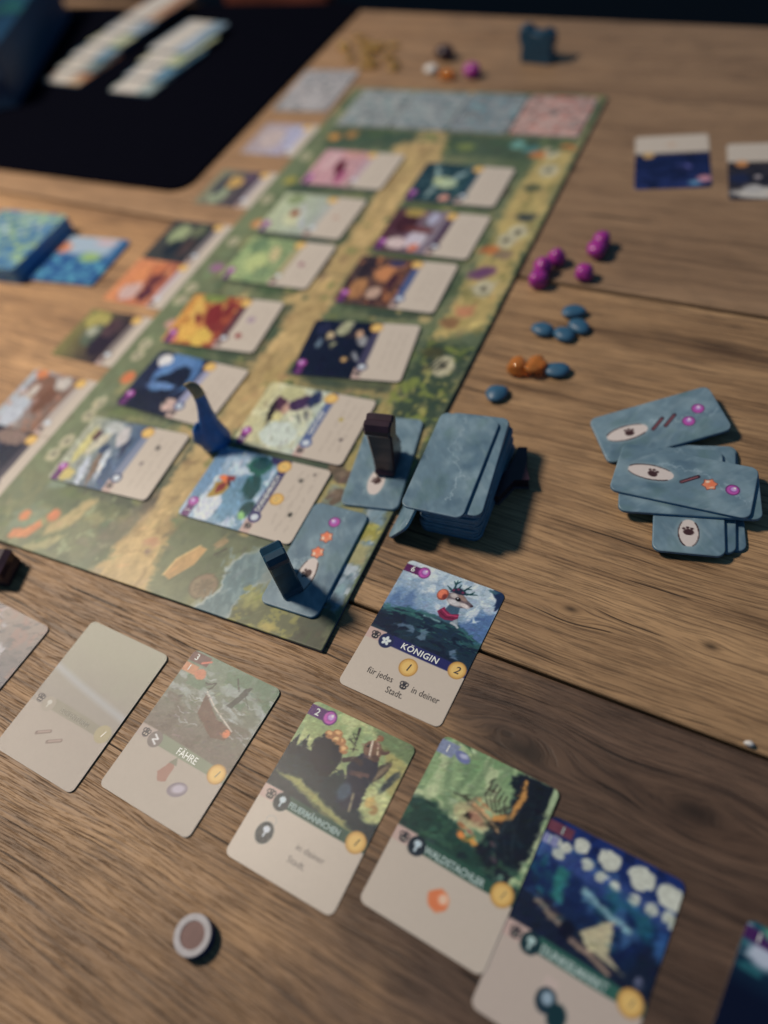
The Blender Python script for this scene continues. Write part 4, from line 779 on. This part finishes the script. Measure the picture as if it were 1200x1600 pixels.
A['cat'] = blob_art((60, 60, 56), (40, 42, 46), [(10, 26, 16, 10, (130, 140, 100)), (-12, 20, 14, 8, (32, 38, 44)), (18, 8, 10, 8, (90, 96, 70)), (-8, 6, 16, 6, (66, 52, 50))], band=(120, 112, 110), purple=False)
A['hen'] = blob_art((116, 116, 90), (60, 50, 60), [(-14, 24, 14, 10, (130, 140, 110)), (10, 18, 10, 10, (176, 140, 70)), (4, 30, 18, 6, (56, 56, 64)), (20, 4, 10, 6, (84, 66, 80))], band=(150, 140, 140), purple=False)
A['lavender'] = blob_art((150, 136, 134), (150, 144, 160), [(0, 20, 20, 14, (168, 152, 146)), (10, 2, 20, 6, (150, 152, 172))], band=(160, 160, 180), purple=False)
GB = 'cards laid out in rows on the game board'
on_board = [
 ('butterfly', butterfly, -97, 90, 90.5, 'pale blue card of a red butterfly and green leaves, nearest the board corner'),
 ('witch', A['witch'], -94, 158.5, 91, 'cream and yellow card of a purple cloaked figure in a black hat'),
 ('starry', A['starry'], -90, 238, 98, 'card with a dark starry night picture on the right column of the board'),
 ('lantern', A['lantern'], -92, 321, 92, 'card with a brown and orange glowing lantern picture behind the starry card'),
 ('mask', A['mask'], -89, 393, 90, 'card with dark red over pale lilac picture, right column'),
 ('fern', A['fern'], -92, 470, 90, 'card with dark teal picture and pale fern shape, furthest of the right column'),
 ('stripes', A['stripes'], -215, 90, 92.5, 'card with slanted blue and white stripes like tall books, nearest of the left column'),
 ('moonrise', A['moonrise'], -208, 166, 88, 'navy card with a big blue arch and white moon beside the blue figure'),
 ('bonfire', A['bonfire'], -217, 243, 94, 'bright yellow and red bonfire coloured card on the left column'),
 ('meadow', A['meadow'], -210, 328, 91, 'pale green meadow card behind the yellow and red card'),
 ('robin', A['robin'], -213, 400, 90, 'pale grey green card with one rust red spot in its picture'),
 ('rose', A['rose'], -208, 481, 90, 'pink card with a dark red streak, furthest of the left column'),
]
for i, (nme, fn, x, y, ang, lab) in enumerate(on_board):
    st = .6 if y < 100 else (.8 if y < 200 else (1.1 if y < 300 else 1.4))
    z0 = BZ + (.1 if nme != 'butterfly' else .1)
    # each slot holds its card a little proud of the board
    o = card(lab, fn, x, y, ang, z=z0 + .5, step=st, t=.9, zf=curl(.3, .3, .5), group=GB, seed=100 + i)
    if nme == 'butterfly':
        lettering(o, 'DORNENBUSCH', 1.8, -9.6, 4.9, 'ink_white', z=1.02, zf=curl(.3, .3, .5), bold=.08, sx=.86)
        lettering(o, '1', 25.8, -9.6, 5, 'gold_paint', z=1.02, zf=curl(.3, .3, .5)); lettering(o, '11', -1, -18, 5, 'gold_paint', z=1.02, zf=curl(.3, .3, .5)); lettering(o, '2', -26.6, 38.3, 5, 'ink_white', z=1.02, zf=curl(.3, .3, .5))
    if nme == 'witch':
        lettering(o, 'NACHTHEXE', 1.0, -9.6, 4.4, 'ink_white', z=1.02, zf=curl(.3, .3, .5), bold=.08, sx=.86); lettering(o, '2', -26.6, 38.3, 5, 'ink_white', z=1.02, zf=curl(.3, .3, .5))
GL = 'cards tucked under the left side of the board'
for i, (nme, y, lab) in enumerate([
 ('navy', 60.5, 'dark navy card tucked under the board at the left picture edge'),
 ('cottage', 124, 'brown and white cottage picture card tucked under the board beside the navy one'),
 ('owl', 205, 'card with yellow green and dark plum picture standing alone between tucked cards'),
 ('fox', 280.5, 'orange and rose picture card tucked under the board'),
 ('cat', 344, 'dark green and black picture card tucked under the board next to the orange one'),
 ('hen', 437, 'card with small yellow patch on slate picture tucked under the far part of the board'),
 ('lavender', 533, 'pale pink and lavender card at the far left of the board')]):
    card(lab, A[nme], -311.5, y, 90, z=.12, step=1.2, group=GL, seed=200 + i, t=.36)
def silver(c1, c2, c3, seed):
    def f(P):
        P.fill(c1); P.blot(c2, 8, 6, .48, .9); P.blot(c3, 5, 4, .58, .9); P.blot((70, 84, 84), 6, 3, .6, .7); P.mottle(.15, 3, 2)
    return f
card('pale silver tile lying on the wood left of the far end of the board', silver((146, 140, 136), (166, 160, 156), (130, 132, 134), 1), -331, 640, 2, z=.15, w=70, h=96, t=1.6, step=2, cat='tile', name='landscape_tile', mats=[MAT['card'], MAT['card_edge']], seed=301)
for i, (x, w, cs, lab) in enumerate([(-236, 62, ((126, 130, 128), (150, 152, 146), (104, 128, 126)), 'silver grey tile at the far left end of the board'),
        (-172, 63, ((122, 128, 128), (144, 148, 144), (98, 124, 124)), 'silver teal tile, second along the far end of the board'),
        (-108, 62, ((116, 122, 124), (136, 138, 134), (84, 128, 134)), 'grey tile with turquoise spots, third along the far end of the board'),
        (-41, 68, ((158, 128, 118), (180, 148, 136), (168, 92, 76)), 'rosy pink tile at the far right corner of the board')]):
    card(lab, silver(*cs, i), x, 600, 0, z=BZ + .1, w=w, h=76, t=1.6, step=1.8, group='picture tiles along the far end of the board', cat='tile', name='landscape_tile', seed=310 + i)

# ------------------------------------------------------------------ slate blue tiles
def tile_base(P):
    P.fill((86, 111, 122)); P.blot((112, 135, 142), 17, 11, .42, .8, soft=.35, ang=-35); P.blot((60, 86, 102), 15, 11, .52, .65, soft=.3); P.blot((120, 140, 146), 12, 4, .56, .55, soft=.3, ang=40)
    P.line([(-30, rng.uniform(-8, 8)), (-8, rng.uniform(-10, 10)), (12, rng.uniform(-6, 8)), (38, rng.uniform(-10, 10))], 1.1, (150, 168, 172), 1.4, a=.6, warp=4, w1=.4)
    P.blot((76, 104, 100), 12, 9, .54, .45, soft=.3); P.mottle(.05, 5, 2, 30)
def paw(P, x, y, ang, flip=1):
    ca, sa = math.cos(math.radians(ang)), math.sin(math.radians(ang))
    for a, b_, rx, ry in ((0, -.9, 2.9, 2.2), (-2.6, 1.4, .9, .8), (-.5, 2.3, 1.0, .8), (1.8, 1.7, 1.0, .85)):
        P.ell(x + ca * a - sa * b_ * flip, y + sa * a + ca * b_ * flip, rx, ry, (58, 34, 34), ang=ang, soft=.4)
def oval(P, x, y=0, rx=12.6, ry=5.6, pawat=1.5, pang=0, outline=True):
    P.ell(x, y, rx + 1.6, ry + 1.6, (116, 136, 140), soft=2.2, a=.8)
    pts = [(x + rx * math.copysign(abs(math.cos(t)) ** 1.15, math.cos(t)), y + ry * math.copysign(abs(math.sin(t)) ** .85, math.sin(t))) for t in np.linspace(0, 2 * math.pi, 30)[:-1]]
    P.poly(pts, (186, 174, 164), .5)
    if outline: P.line(pts[3:14], .55, (58, 40, 40), .35, w1=.9); P.line(pts[16:27], .5, (58, 40, 40), .35, w1=.9)
    paw(P, x + pawat, y, pang)
def t_front(icons, rx=12.6, ox=-20, pang=0, outl=True):
    def f(P):
        tile_base(P); oval(P, ox, 0, rx, pang=pang, outline=outl)
        for kind, x, y, *r in icons:
            if kind == 'b': berry_icon(P, x, y, 4.0)
            if kind == 's': star_icon(P, x, y, 4.6, 20)
            if kind == 't': twig_icon(P, x, y, 10.5, r[0])
    return f
def tile(label, paint, x, y, ang, z, step=.55, w=79., h=39., t=2.0, tilt=(0, 0), group='slate blue river tiles', seed=0):
    o = slab('river_tile', w, h, t, 5.0, step, paint, [MAT['tile'], MAT['tile_edge']], bevel=.45, loc=(x, y, z), rot=(tilt[0], tilt[1], ang), seed=seed)
    return tag(o, label, 'tile', group)
tile('slate blue tile with one berry and two orange stars, carrying the teal figure', t_front([('b', 27.5, 0), ('s', 15.5, 0), ('s', 3.2, .3)], ox=-14, rx=13), -32.0, 55.8, 90.6, BZ + .15, group='slate blue river tiles', seed=401, step=.5)
tile('slate blue tile on the board with a paw oval, carrying the dark brown figure', t_front([], ox=-19, rx=10.5, pang=-40, outl=False), -23, 140, 99.5, BZ + .15, seed=402, step=.55)
# the tall stack: bottom to top
zc_ = .1; n = 17
stack_mesh = None
GS = 'river tiles stacked face down in the tall pile'
for i in range(n):
    top, second = i == n - 1, i == n - 2
    if top: x, y, a, lab = 31.5, 132, 92.5, 'topmost slate blue tile of the tall pile, lying crooked on the rest'
    elif second: x, y, a, lab = 38.6, 136.5, 96.0, 'second tile of the tall pile, showing along the right of the topmost'
    else:
        f = i / (n - 1); x = 38.2 + .8 * math.sin(i * 1.3) + .6 * f; y = 137.5 + rng.uniform(-.9, .9); a = 91.5 + 4 * f + rng.uniform(-1.1, 1.1)
        lab = ['lowest', 'second', 'third', 'fourth', 'fifth', 'sixth', 'seventh', 'eighth', 'ninth', 'tenth', 'eleventh', 'twelfth', 'thirteenth', 'fourteenth', 'fifteenth'][i] + ' slate blue tile from the bottom of the tall pile, only its edge showing'
    if top or second or stack_mesh is None:
        o = tile(lab, tile_base, x, y, a, zc_, step=.55 if top or second else 1.2, group=GS, seed=420 + i, t=1.55)
        if i == 0: stack_mesh = o
    else:
        o = stack_mesh.copy(); COL.objects.link(o); o.location = (x * MM, y * MM, zc_ * MM); o.rotation_euler = (0, 0, math.radians(a)); o['label'] = lab
    zc_ += 1.55 + (.20 if not second else .4)
tile('slate blue tile leaning on edge between the board and the tall pile', tile_base, 13.2, 104.5, 90, 10.2, w=42, h=24, tilt=(-50, 0), seed=450, group='slate blue river tiles')
# the loose heap on the right
tile('lowest slate blue tile of the loose heap, its end showing at the lower right', tile_base, 177, 171.5, 103, .1, seed=460, step=.8)
tile('slate blue tile second from the bottom of the loose heap, its end showing behind', tile_base, 174, 168.5, 99, 2.25, seed=461, step=.8)
tile('slate blue tile under the heap with a paw oval on its near end', t_front([], ox=-25.5, rx=9.5, pang=-90), 168, 162.5, 100.5, 4.4, seed=462)
tile('blank slate blue tile directly beneath the top tile of the loose heap', tile_base, 166.5, 167.5, 12, 6.6, seed=463)
tile('top tile of the loose heap with one twig, one orange star and a purple berry', t_front([('t', 3.5, .6, 38), ('s', 14.8, -.3), ('b', 27.6, -1.0)], ox=-19, rx=13.4, pang=-14), 162.5, 172.5, .5, 8.8, seed=464, step=.45)
tile('slate blue tile with two twigs and two purple berries, leaning behind the heap', t_front([('t', -.6, .3, 38), ('t', 7.4, .3, 38), ('b', 17.5, -4.4), ('b', 26.5, 3.2)], ox=-20.5, rx=13.2, pang=-16), 139.5, 217, 33, 4.6, tilt=(2.2, -4.6), seed=465, step=.5)

# ------------------------------------------------------------------ wooden figures
PROFILE = [(-7, 0), (8, 0), (12, 1.5), (13.5, 5), (11, 8), (13, 11), (10, 13.5), (10.5, 16.5), (6.5, 18.5), (7.5, 22), (4.5, 25), (4.2, 31), (5.2, 36), (4.6, 41), (2.2, 43.4), (-1.2, 42), (-3.0, 43.6), (-6.4, 43), (-8.6, 40), (-9.2, 37.4), (-6.6, 33), (-5.4, 24), (-5.6, 12), (-6.2, 5), (-8, 2.5)]
def extrude_profile(pts, thick, bev=1.0, scale=1):
    bm = bmesh.new()
    n = len(pts); rings = []
    cx = sum(p[0] for p in pts) / n; cz = sum(p[1] for p in pts) / n
    for yy, s in ((-thick / 2, bev), (-thick / 2 + bev, 0), (thick / 2 - bev, 0), (thick / 2, bev)):
        ring = []
        for i, (px, pz) in enumerate(pts):
            a = Vector(pts[i - 1]); b_ = Vector(pts[i]); c = Vector(pts[(i + 1) % n])
            t1 = (b_ - a).normalized(); t2 = (c - b_).normalized(); nn = Vector((-(t1 + t2).y, (t1 + t2).x))
            nn = nn.normalized() if nn.length > 1e-6 else Vector((0, 0))
            ring.append(bm.verts.new(((px + nn.x * s) * scale, yy * scale, (pz + nn.y * s) * scale)))
        rings.append(ring)
    for a, b_ in zip(rings, rings[1:]):
        for i in range(n): bm.faces.new([a[i], a[(i + 1) % n], b_[(i + 1) % n], b_[i]])
    bm.faces.new(rings[0]); bm.faces.new(rings[-1][::-1])
    return bm
def figure(label, mat, loc, ang, thick=11, scale=1.0, tilt=(0, 0), pts=PROFILE, flare=0):
    bm = extrude_profile(pts, thick, scale=scale)
    if flare:
        for v in bm.verts: v.co.y *= 1 + flare * (v.co.z / 44 - .5); v.co.x += .012 * v.co.z * math.sin(v.co.z * .2)
    o = bm_obj('wooden_figure', bm, MAT[mat], loc=loc, rot=(tilt[0], tilt[1], ang))
    return tag(o, label, 'game piece')
TZ = BZ + 2.2
figure('dark teal wooden animal figure standing on the near corner tile of the board', 'teal_wood', (-37.5, 31.5, TZ), 140, 12.5, 1.04, tilt=(0, -4))
figure('dark brown wooden animal figure standing on the paw tile beside the tall pile', 'brown_wood', (-17.5, 135.0, TZ), 100, 13.5, 1.12, tilt=(3, 0), flare=.28)
figure('dark brown wooden figure lying against the front edge of the board, far left', 'brown_wood', (-240, -21, .1), 16, 20, 1.0, pts=[(-15, 0), (14, 0), (15, 3), (14, 8), (15, 14), (11, 16), (2, 15.4), (-9, 16.4), (-15, 14), (-14, 8)])
figure('dark teal wooden figure standing alone near the far edge of the table', 'teal_wood', (-94, 722, .1), -8, 13, 1.1, pts=[(-16, 0), (16, 0), (17, 6), (15, 12), (18, 18), (17, 27), (10, 31), (4, 27), (-4, 28), (-10, 33), (-17, 31), (-18, 22), (-15, 14), (-17, 6)])
figure('black figure with forked tail lying in the shadow right of the tall pile', 'brown_wood', (69, 149, 5), 78, 9, 1, tilt=(90, 0), pts=[(-20, -4), (-4, -2), (0, 6), (8, -1), (22, -8), (20, -12), (6, -9), (-2, -9), (-16, -10), (-22, -8)])
# blue bird-shaped figure, built as one swept body with a gold tip
def swept(pts, radii, seg=20, flat=.62):
    bm = bmesh.new(); rings = []
    for i, (p, r) in enumerate(zip(pts, radii)):
        p = Vector(p); t = (Vector(pts[min(i + 1, len(pts) - 1)]) - Vector(pts[max(i - 1, 0)])).normalized()
        u = t.cross(Vector((0, 1, 0))).normalized(); v_ = t.cross(u).normalized()
        rings.append([bm.verts.new(p + u * (r * math.cos(k * 2 * math.pi / seg)) + v_ * (r * flat * math.sin(k * 2 * math.pi / seg))) for k in range(seg)])
    for a, b_ in zip(rings, rings[1:]):
        for k in range(seg): bm.faces.new([a[k], a[(k + 1) % seg], b_[(k + 1) % seg], b_[k]])
    bm.faces.new(rings[0][::-1]); bm.faces.new(rings[-1])
    return bm
bp_ = [(0, 0, 0), (0, 0, 1), (0, 0, 6), (.5, 0, 13), (0, 0, 20), (-1, 0, 27), (-2, 0, 35), (-3, 0, 43), (-3, 0, 50), (-2, 0, 56), (0, 0, 59)]
br_ = [9, 10.5, 11.6, 11, 8.8, 6.4, 4.9, 4.2, 3.9, 3.6, 2.0]
bird = link('wooden_figure', None, [], loc=(-146, 121, BZ + .1), rot=(0, 0, 230)); tag(bird, 'tall dark blue figure with slender neck and gilt tip standing between cards', 'game piece')
bm = swept(bp_, br_); bm_obj('body', bm, MAT['blue_wood'], parent=bird, smooth=True)
bm = swept([(-3.2, 0, 48.5), (-3, 0, 52), (-2, 0, 56.6), (0, 0, 60), (3, 0, 61.5)], [4.2, 4.1, 3.9, 2.8, .7]); bm_obj('gilt_tip', bm, MAT['gold_paint'], parent=bird, smooth=True)
bm = swept([(-6.8, -3.4, 22), (-5.4, -3.6, 30), (-5.6, -3.2, 38), (-6, -2.6, 46)], [1.2, 1.7, 1.6, .6]); bm_obj('neck_highlight', bm, MAT['blue_highlight'], parent=bird, smooth=True)  # highlight on the neck, added as a pale blue strip
bm = swept([(7, 0, 6), (10, 0, 14), (9, 0, 22), (6.5, 0, 28)], [4, 4.6, 3, .8]); bm_obj('wing', bm, MAT['blue_wood'], parent=bird, smooth=True)

# ------------------------------------------------------------------ berries, pebbles, resin
def lump(label, name, cat, mat, loc, r, squash=(1, 1, .8), rough=.08, ang=0, sub=3, group=None, seed=0, noise=1.1, smooth=True, base=True):
    bm = bmesh.new(); bmesh.ops.create_icosphere(bm, subdivisions=sub, radius=1)
    rr = random.Random(seed); ph = [rr.uniform(0, 6) for _ in range(9)]
    for v in bm.verts:
        c = v.co; d = 1 + rough * (math.sin(c.x * 3 * noise + ph[0]) + math.sin(c.y * 3.4 * noise + ph[1]) + math.sin(c.z * 3 * noise + ph[2]) + .5 * math.sin(c.x * 6 * noise + c.y * 5 + ph[3])) / 2.5
        v.co = Vector((c.x * d * r * squash[0], c.y * d * r * squash[1], c.z * d * r * squash[2]))
    zmin = min(v.co.z for v in bm.verts)
    for v in bm.verts: v.co.z -= zmin
    o = bm_obj(name, bm, MAT[mat], loc=loc, rot=(0, 0, ang), smooth=smooth)
    return tag(o, label, cat, group)
def berry(label, x, y, r=7.2, z=.1, seed=0, sq=.92):
    o = lump(label, 'berry', 'berry', 'berry', (x, y, z), r, (1, 1, sq), 0.10, seed=seed, noise=1.5, group='purple plastic berries right of the board')
    return o
berry('farther purple berry of the pair standing apart at the back', 56, 402, 7.6, seed=1)
berry('nearer purple berry of the pair standing apart at the back', 55, 390, 7.6, seed=2)
berry('purple berry highest of the three touching near the board edge', 27, 375, 7.4, seed=3)
berry('purple berry in the middle of the three touching near the board edge', 20, 361, 7.6, seed=4)
berry('purple berry nearest the viewer of the three touching near the board edge', 21, 345, 7.6, seed=5)
berry('single purple berry lying on the plank gap', 53, 361, 7.2, seed=6)
def pebble(label, x, y, ang, seed, rx=9.5, ry=6.6):
    return lump(label, 'pebble', 'pebble', 'pebble', (x, y, .1), 1, (rx, ry, 3.2), .10, ang=ang, seed=seed, group='slate blue pebbles right of the board')
pebble('slate blue pebble farthest back, just above the touching pair', 57, 317, 20, 11)
pebble('slate blue pebble at the right of the touching trio', 65, 302, -35, 12)
pebble('slate blue pebble lowest of the touching trio', 57, 291, -25, 13)
pebble('slate blue pebble lying left of the trio, closest to the board', 40, 293, -10, 14)
pebble('slate blue pebble touching the amber resin pieces', 62, 253, 10, 15, 9.8, 7)
pebble('roundest slate blue pebble, alone behind the tall pile', 29, 221, 60, 16, 8.4, 7.4)
def resin(label, x, y, r, ang, seed, mat='amber', group='amber resin pieces by the pebbles', sq=(1, .85, .62)):
    return lump(label, 'resin_piece', 'resin piece', mat, (x, y, .1), r, sq, .24, ang=ang, sub=3, seed=seed, group=group, noise=1.5)
resin('left glossy amber resin piece beside the pebbles', 35.5, 248, 8.2, 20, 21)
resin('right glossy amber resin piece touching a pebble', 47.5, 251.5, 8.0, 70, 22)
for k, (x, y) in enumerate([(-338, 771), (-318, 752), (-300, 745), (-323, 716), (-306, 725), (-290, 700), (-275, 722), (-258, 700), (-345, 745), (-282, 752)]):
    resin('pale yellow resin chip in the scatter left of the far game pieces', x, y, 7.5 + 1.5 * (k % 3), k * 40, 30 + k, 'pale_amber', 'pale yellow resin chips scattered at the far end', (1.15, .7, .32))
lump('dark brown round piece above the amber one at the far end of the table', 'berry', 'game piece', 'brown_wood', (-203, 722, .1), 10, (1.2, .9, .8), .08, seed=51)
lump('small white piece left of the amber one at the far end of the table', 'game_piece', 'game piece', 'white_bit', (-208, 690, .1), 7, (1.1, 1, .6), .06, seed=52)
lump('bright amber piece between the white and the purple one at the far end', 'resin_piece', 'resin piece', 'amber', (-184, 678, .1), 8.4, (1.2, .9, .6), .12, seed=53)
lump('lone purple berry at the far end of the table', 'berry', 'berry', 'berry', (-156, 682, .1), 8.6, (1.1, 1, .9), .06, seed=54)

# ------------------------------------------------------------------ round token near the viewer
tok = link('round_token', None, [], loc=(8.6, -151, 0)); tag(tok, 'round token with grey rim and brown centre alone on the near plank', 'token')
def disc(name, r0, r1, z0, z1, mat, bev=.4, seg=56):
    bm = bmesh.new(); prof = [(r0, z0), (r1 - bev, z0), (r1, z0 + bev), (r1, z1 - bev), (r1 - bev, z1), (r0, z1)]
    rings = [[bm.verts.new((r * math.cos(k * 2 * math.pi / seg), r * math.sin(k * 2 * math.pi / seg), z)) for k in range(seg)] for r, z in prof]
    loop = list(zip(rings, rings[1:])) + ([(rings[-1], rings[0])] if r0 > 0.01 else [])
    for a, b_ in loop:
        for k in range(seg): bm.faces.new([a[k], a[(k + 1) % seg], b_[(k + 1) % seg], b_[k]])
    return bm_obj(name, bm, MAT[mat], parent=tok)
disc('base', 0.02, 9.2, .05, 5.0, 'token_side', .3); disc('rim', 6.0, 9.1, 5.02, 5.7, 'ring', .25); disc('centre', 0.02, 5.98, 5.02, 5.35, 'token', .1)

# ------------------------------------------------------------------ left and far surroundings
def mat_paint(P): P.fill((6, 9, 20)); P.mottle(.3, 40, 40)
bm = bmesh.new()
pts = []
for (cx, cy, a0) in ((-398, 442, -90), (-398, 852, 0), (-1050, 852, 90), (-1050, 466, 180)):
    for k in range(9): a = math.radians(a0 + k * 11.25); pts.append((cx + 22 * math.cos(a), cy + 22 * math.sin(a) - (0 if cx > -500 else 0)))
vs = [bm.verts.new((p[0], p[1], 3)) for p in pts]; lo = [bm.verts.new((p[0], p[1], .1)) for p in pts]
bm.faces.new(vs); bm.faces.new(lo[::-1])
for k in range(len(pts)): bm.faces.new([vs[k], lo[k], lo[(k + 1) % len(pts)], vs[(k + 1) % len(pts)]])
o = bm_obj('play_mat', bm, MAT['mat']); tag(o, 'large black play mat with rounded corner covering the far left of the table', 'mat')
GF = 'overlapping cards fanned in two rows on the black mat'
def far_card(c1, c2): 
    def f(P):
        P.fill(c1); P.blot(c2, 12, 9, .5, .8); P.rect(-32, 10, -45, 45, (176, 168, 154), 2, warp=2)
    return f
cols_ = [((150, 104, 70), (168, 150, 120)), ((96, 112, 110), (150, 160, 150)), ((70, 110, 130), (150, 160, 160)), ((140, 150, 110), (170, 170, 140)), ((110, 130, 140), (150, 160, 170))]
r1 = [(-709, 670), (-708, 700), (-704, 730), (-698, 762), (-690, 796), (-684, 830)]
r2 = [(-580, 652), (-576, 684), (-576, 716), (-580, 748)]
for k, (x, y) in enumerate(r1 + r2):
    row = 'left' if k < len(r1) else 'right'; j = k if k < len(r1) else k - len(r1)
    pos = ['nearest the viewer', 'second from the viewer', 'third from the viewer', 'fourth from the viewer', 'fifth from the viewer', 'farthest from the viewer'][j]
    lab = f'card {pos} in the {row} row fanned on the black mat'
    card(lab, far_card(*cols_[k % 5]), x, y, -8 + rng.uniform(-4, 4), z=3.2 + 2.5 * j, step=3, t=2.4, w=72, group=GF, seed=500 + k, mats=[MAT['card'], MAT['board_edge']])
# blue cards at the left edge
def blue_art(c1, c2, c3):
    def f(P):
        P.fill(c1); P.blot(c2, 9, 8, .48, .9); P.blot(c3, 7, 5, .55, .9); P.blot((176, 186, 190), 8, 4, .62, .8, y0=4); P.mottle(.2, 4, 4)
    return f
GD = 'deck of blue cards at the left picture edge'
dk = None
for k in range(8):
    z = .1 + k * 2.1
    if k in (0, 7):
        o = card('topmost card of the blue deck at the left picture edge' if k == 7 else 'lowest card of the blue deck at the left picture edge, on the table', blue_art((60, 104, 140), (110, 140, 130), (130, 158, 110)), -503, 294, 2, z=z, t=2.0, w=88, h=90, step=2.4, group=GD, seed=600 + k, mats=[MAT['card'], plain('blue_card_edge', (56, 118, 168), .5) if k == 0 else bpy.data.materials['blue_card_edge']])
        if k == 0: dk = o
    else:
        o = dk.copy(); COL.objects.link(o); o.location = ((-503 + rng.uniform(-1, 1)) * MM, (294 + rng.uniform(-1, 1)) * MM, z * MM); o.rotation_euler = (0, 0, math.radians(2 + rng.uniform(-1.5, 1.5)))
        o['label'] = ['', 'second', 'third', 'fourth', 'fifth', 'sixth', 'seventh'][k] + ' card from the bottom of the blue deck at the left picture edge'
def blue2(P):
    P.fill((44, 90, 132)); P.blot((70, 140, 160), 8, 7, .5, .9, y1=6); P.blot((30, 70, 120), 8, 6, .5, .8, y1=4); P.rect(-34, 34, 8, 46, (150, 164, 172), 6, .9, warp=4)
    P.ell(-24, 16, 9, 8, (190, 116, 76), soft=4, warp=2); P.ell(16, 4, 12, 7, (128, 158, 92), soft=4, warp=3); P.ell(20, 28, 12, 4, (180, 150, 150), soft=3, warp=2)
card('single blue card with a white top lying to the right of the blue deck', blue2, -424, 295, 4, z=.15, w=88, h=70, t=2.4, step=1.6, seed=620, mats=[MAT['card'], bpy.data.materials['blue_card_edge']])
# two cards at the right, cream end away from the viewer
def dusk(P):
    P.fill((24, 34, 78)); P.grad((20, 28, 66), (30, 40, 84), 0, 40); P.ell(-12, 12, 4, 7, (80, 80, 140), soft=3); P.ell(-6, 12, 3, 6, (70, 74, 134), soft=3); P.blot((14, 18, 46), 8, 5, .52, .8, y0=-14); P.ell(-26, 30, 6, 5, (176, 120, 130), soft=3); P.ell(-18, 36, 5, 3, (90, 140, 170), soft=3)
    P.mix(np.clip(.5 - (P.y + 14) / .5, 0, 1), CREAM); P.line([(-32, -13), (32, -13)], 1.6, (120, 96, 60), 1); P.ell(0, -28, 4, 3, (176, 140, 110), soft=2, a=.6); P.ell(20, -11, 5, 5, (176, 140, 80), soft=1)
def lair(P):
    P.fill((44, 38, 42)); P.blot((20, 18, 26), 8, 6, .5, .8); P.ell(0, 34, 30, 8, (176, 170, 158), soft=3, warp=3); P.ell(12, 28, 8, 6, (160, 156, 150), soft=3, warp=2); P.ell(8, 10, 3, 3, (150, 140, 140), soft=2); P.ell(22, 12, 8, 8, (30, 34, 60), soft=3)
    P.mix(np.clip(.5 - (P.y + 14) / .5, 0, 1), CREAM); P.line([(-32, -13), (32, -13)], 1.6, (110, 88, 60), 1); P.ell(20, -11, 5, 5, (180, 120, 60), soft=1); P.ell(-4, 36, 4, 3, (190, 110, 70), soft=2)
card('upside down card with dark blue dusk picture on the right of the table', dusk, 84, 538, 192, z=.15, step=1.3, seed=631)
card('upside down card with black and white picture cut by the right picture edge', lair, 163, 533, 190, z=.15, step=1.3, seed=632)
# teal and green box at the top left corner of the picture
def box_obj(name, x0, x1, y0, y1, z0, z1, mat, parent=None, bev=2):
    bm = bmesh.new(); bmesh.ops.create_cube(bm, size=1)
    for v in bm.verts: v.co = Vector(((x0 + x1) / 2 + v.co.x * (x1 - x0), (y0 + y1) / 2 + v.co.y * (y1 - y0), (z0 + z1) / 2 + v.co.z * (z1 - z0)))
    bmesh.ops.bevel(bm, geom=bm.edges[:], offset=bev, segments=2, affect='EDGES')
    return bm_obj(name, bm, mat, parent=parent)
def box_paint(P):
    P.fill((10, 44, 66)); P.blot((14, 62, 84), 40, 40, .5, .8); P.blot((16, 74, 62), 30, 40, .56, .8); P.blot((6, 20, 40), 30, 20, .55, .8)
gb = link('game_box', None, [], loc=(-890, 655, 3.2), rot=(0, 0, 25)); tag(gb, 'teal and green game box lying on the black mat, top left corner', 'box')
slab('lid', 210, 300, 30, 3, 6, box_paint, [MAT['board'], MAT['board_edge']], parent=gb, loc=(0, 0, 36), seed=701)
box_obj('tray', -101, 101, -146, 146, 0, 38, MAT['board_edge'], parent=gb)
# orange-brown chair beyond the table
ch = link('chair', None, [], loc=(-615, 940, -745)); tag(ch, 'orange brown wooden chair just behind the far table edge', 'chair')
box_obj('seat', -230, 230, 20, 440, 440, 470, MAT['chair'], ch, 6)
box_obj('backrest', -40, 140, 0, 22, 560, 752, MAT['chair'], ch, 6)
for sx in (-1, 1):
    box_obj('post', sx * 132 - 20, sx * 132 + 16, -4, 26, 0, 748, MAT['chair'], ch, 5)
    box_obj('leg', sx * 200 - 20, sx * 200 + 20, 390, 430, 0, 438, MAT['chair'], ch, 4)
# crumb on the plank gap at the right
lump('tiny white crumb on the plank gap near the right picture edge', 'crumb', 'crumb', 'white_bit', (222, 26.5, -.4), 2.2, (1.2, .8, .6), .3, sub=2, seed=801)
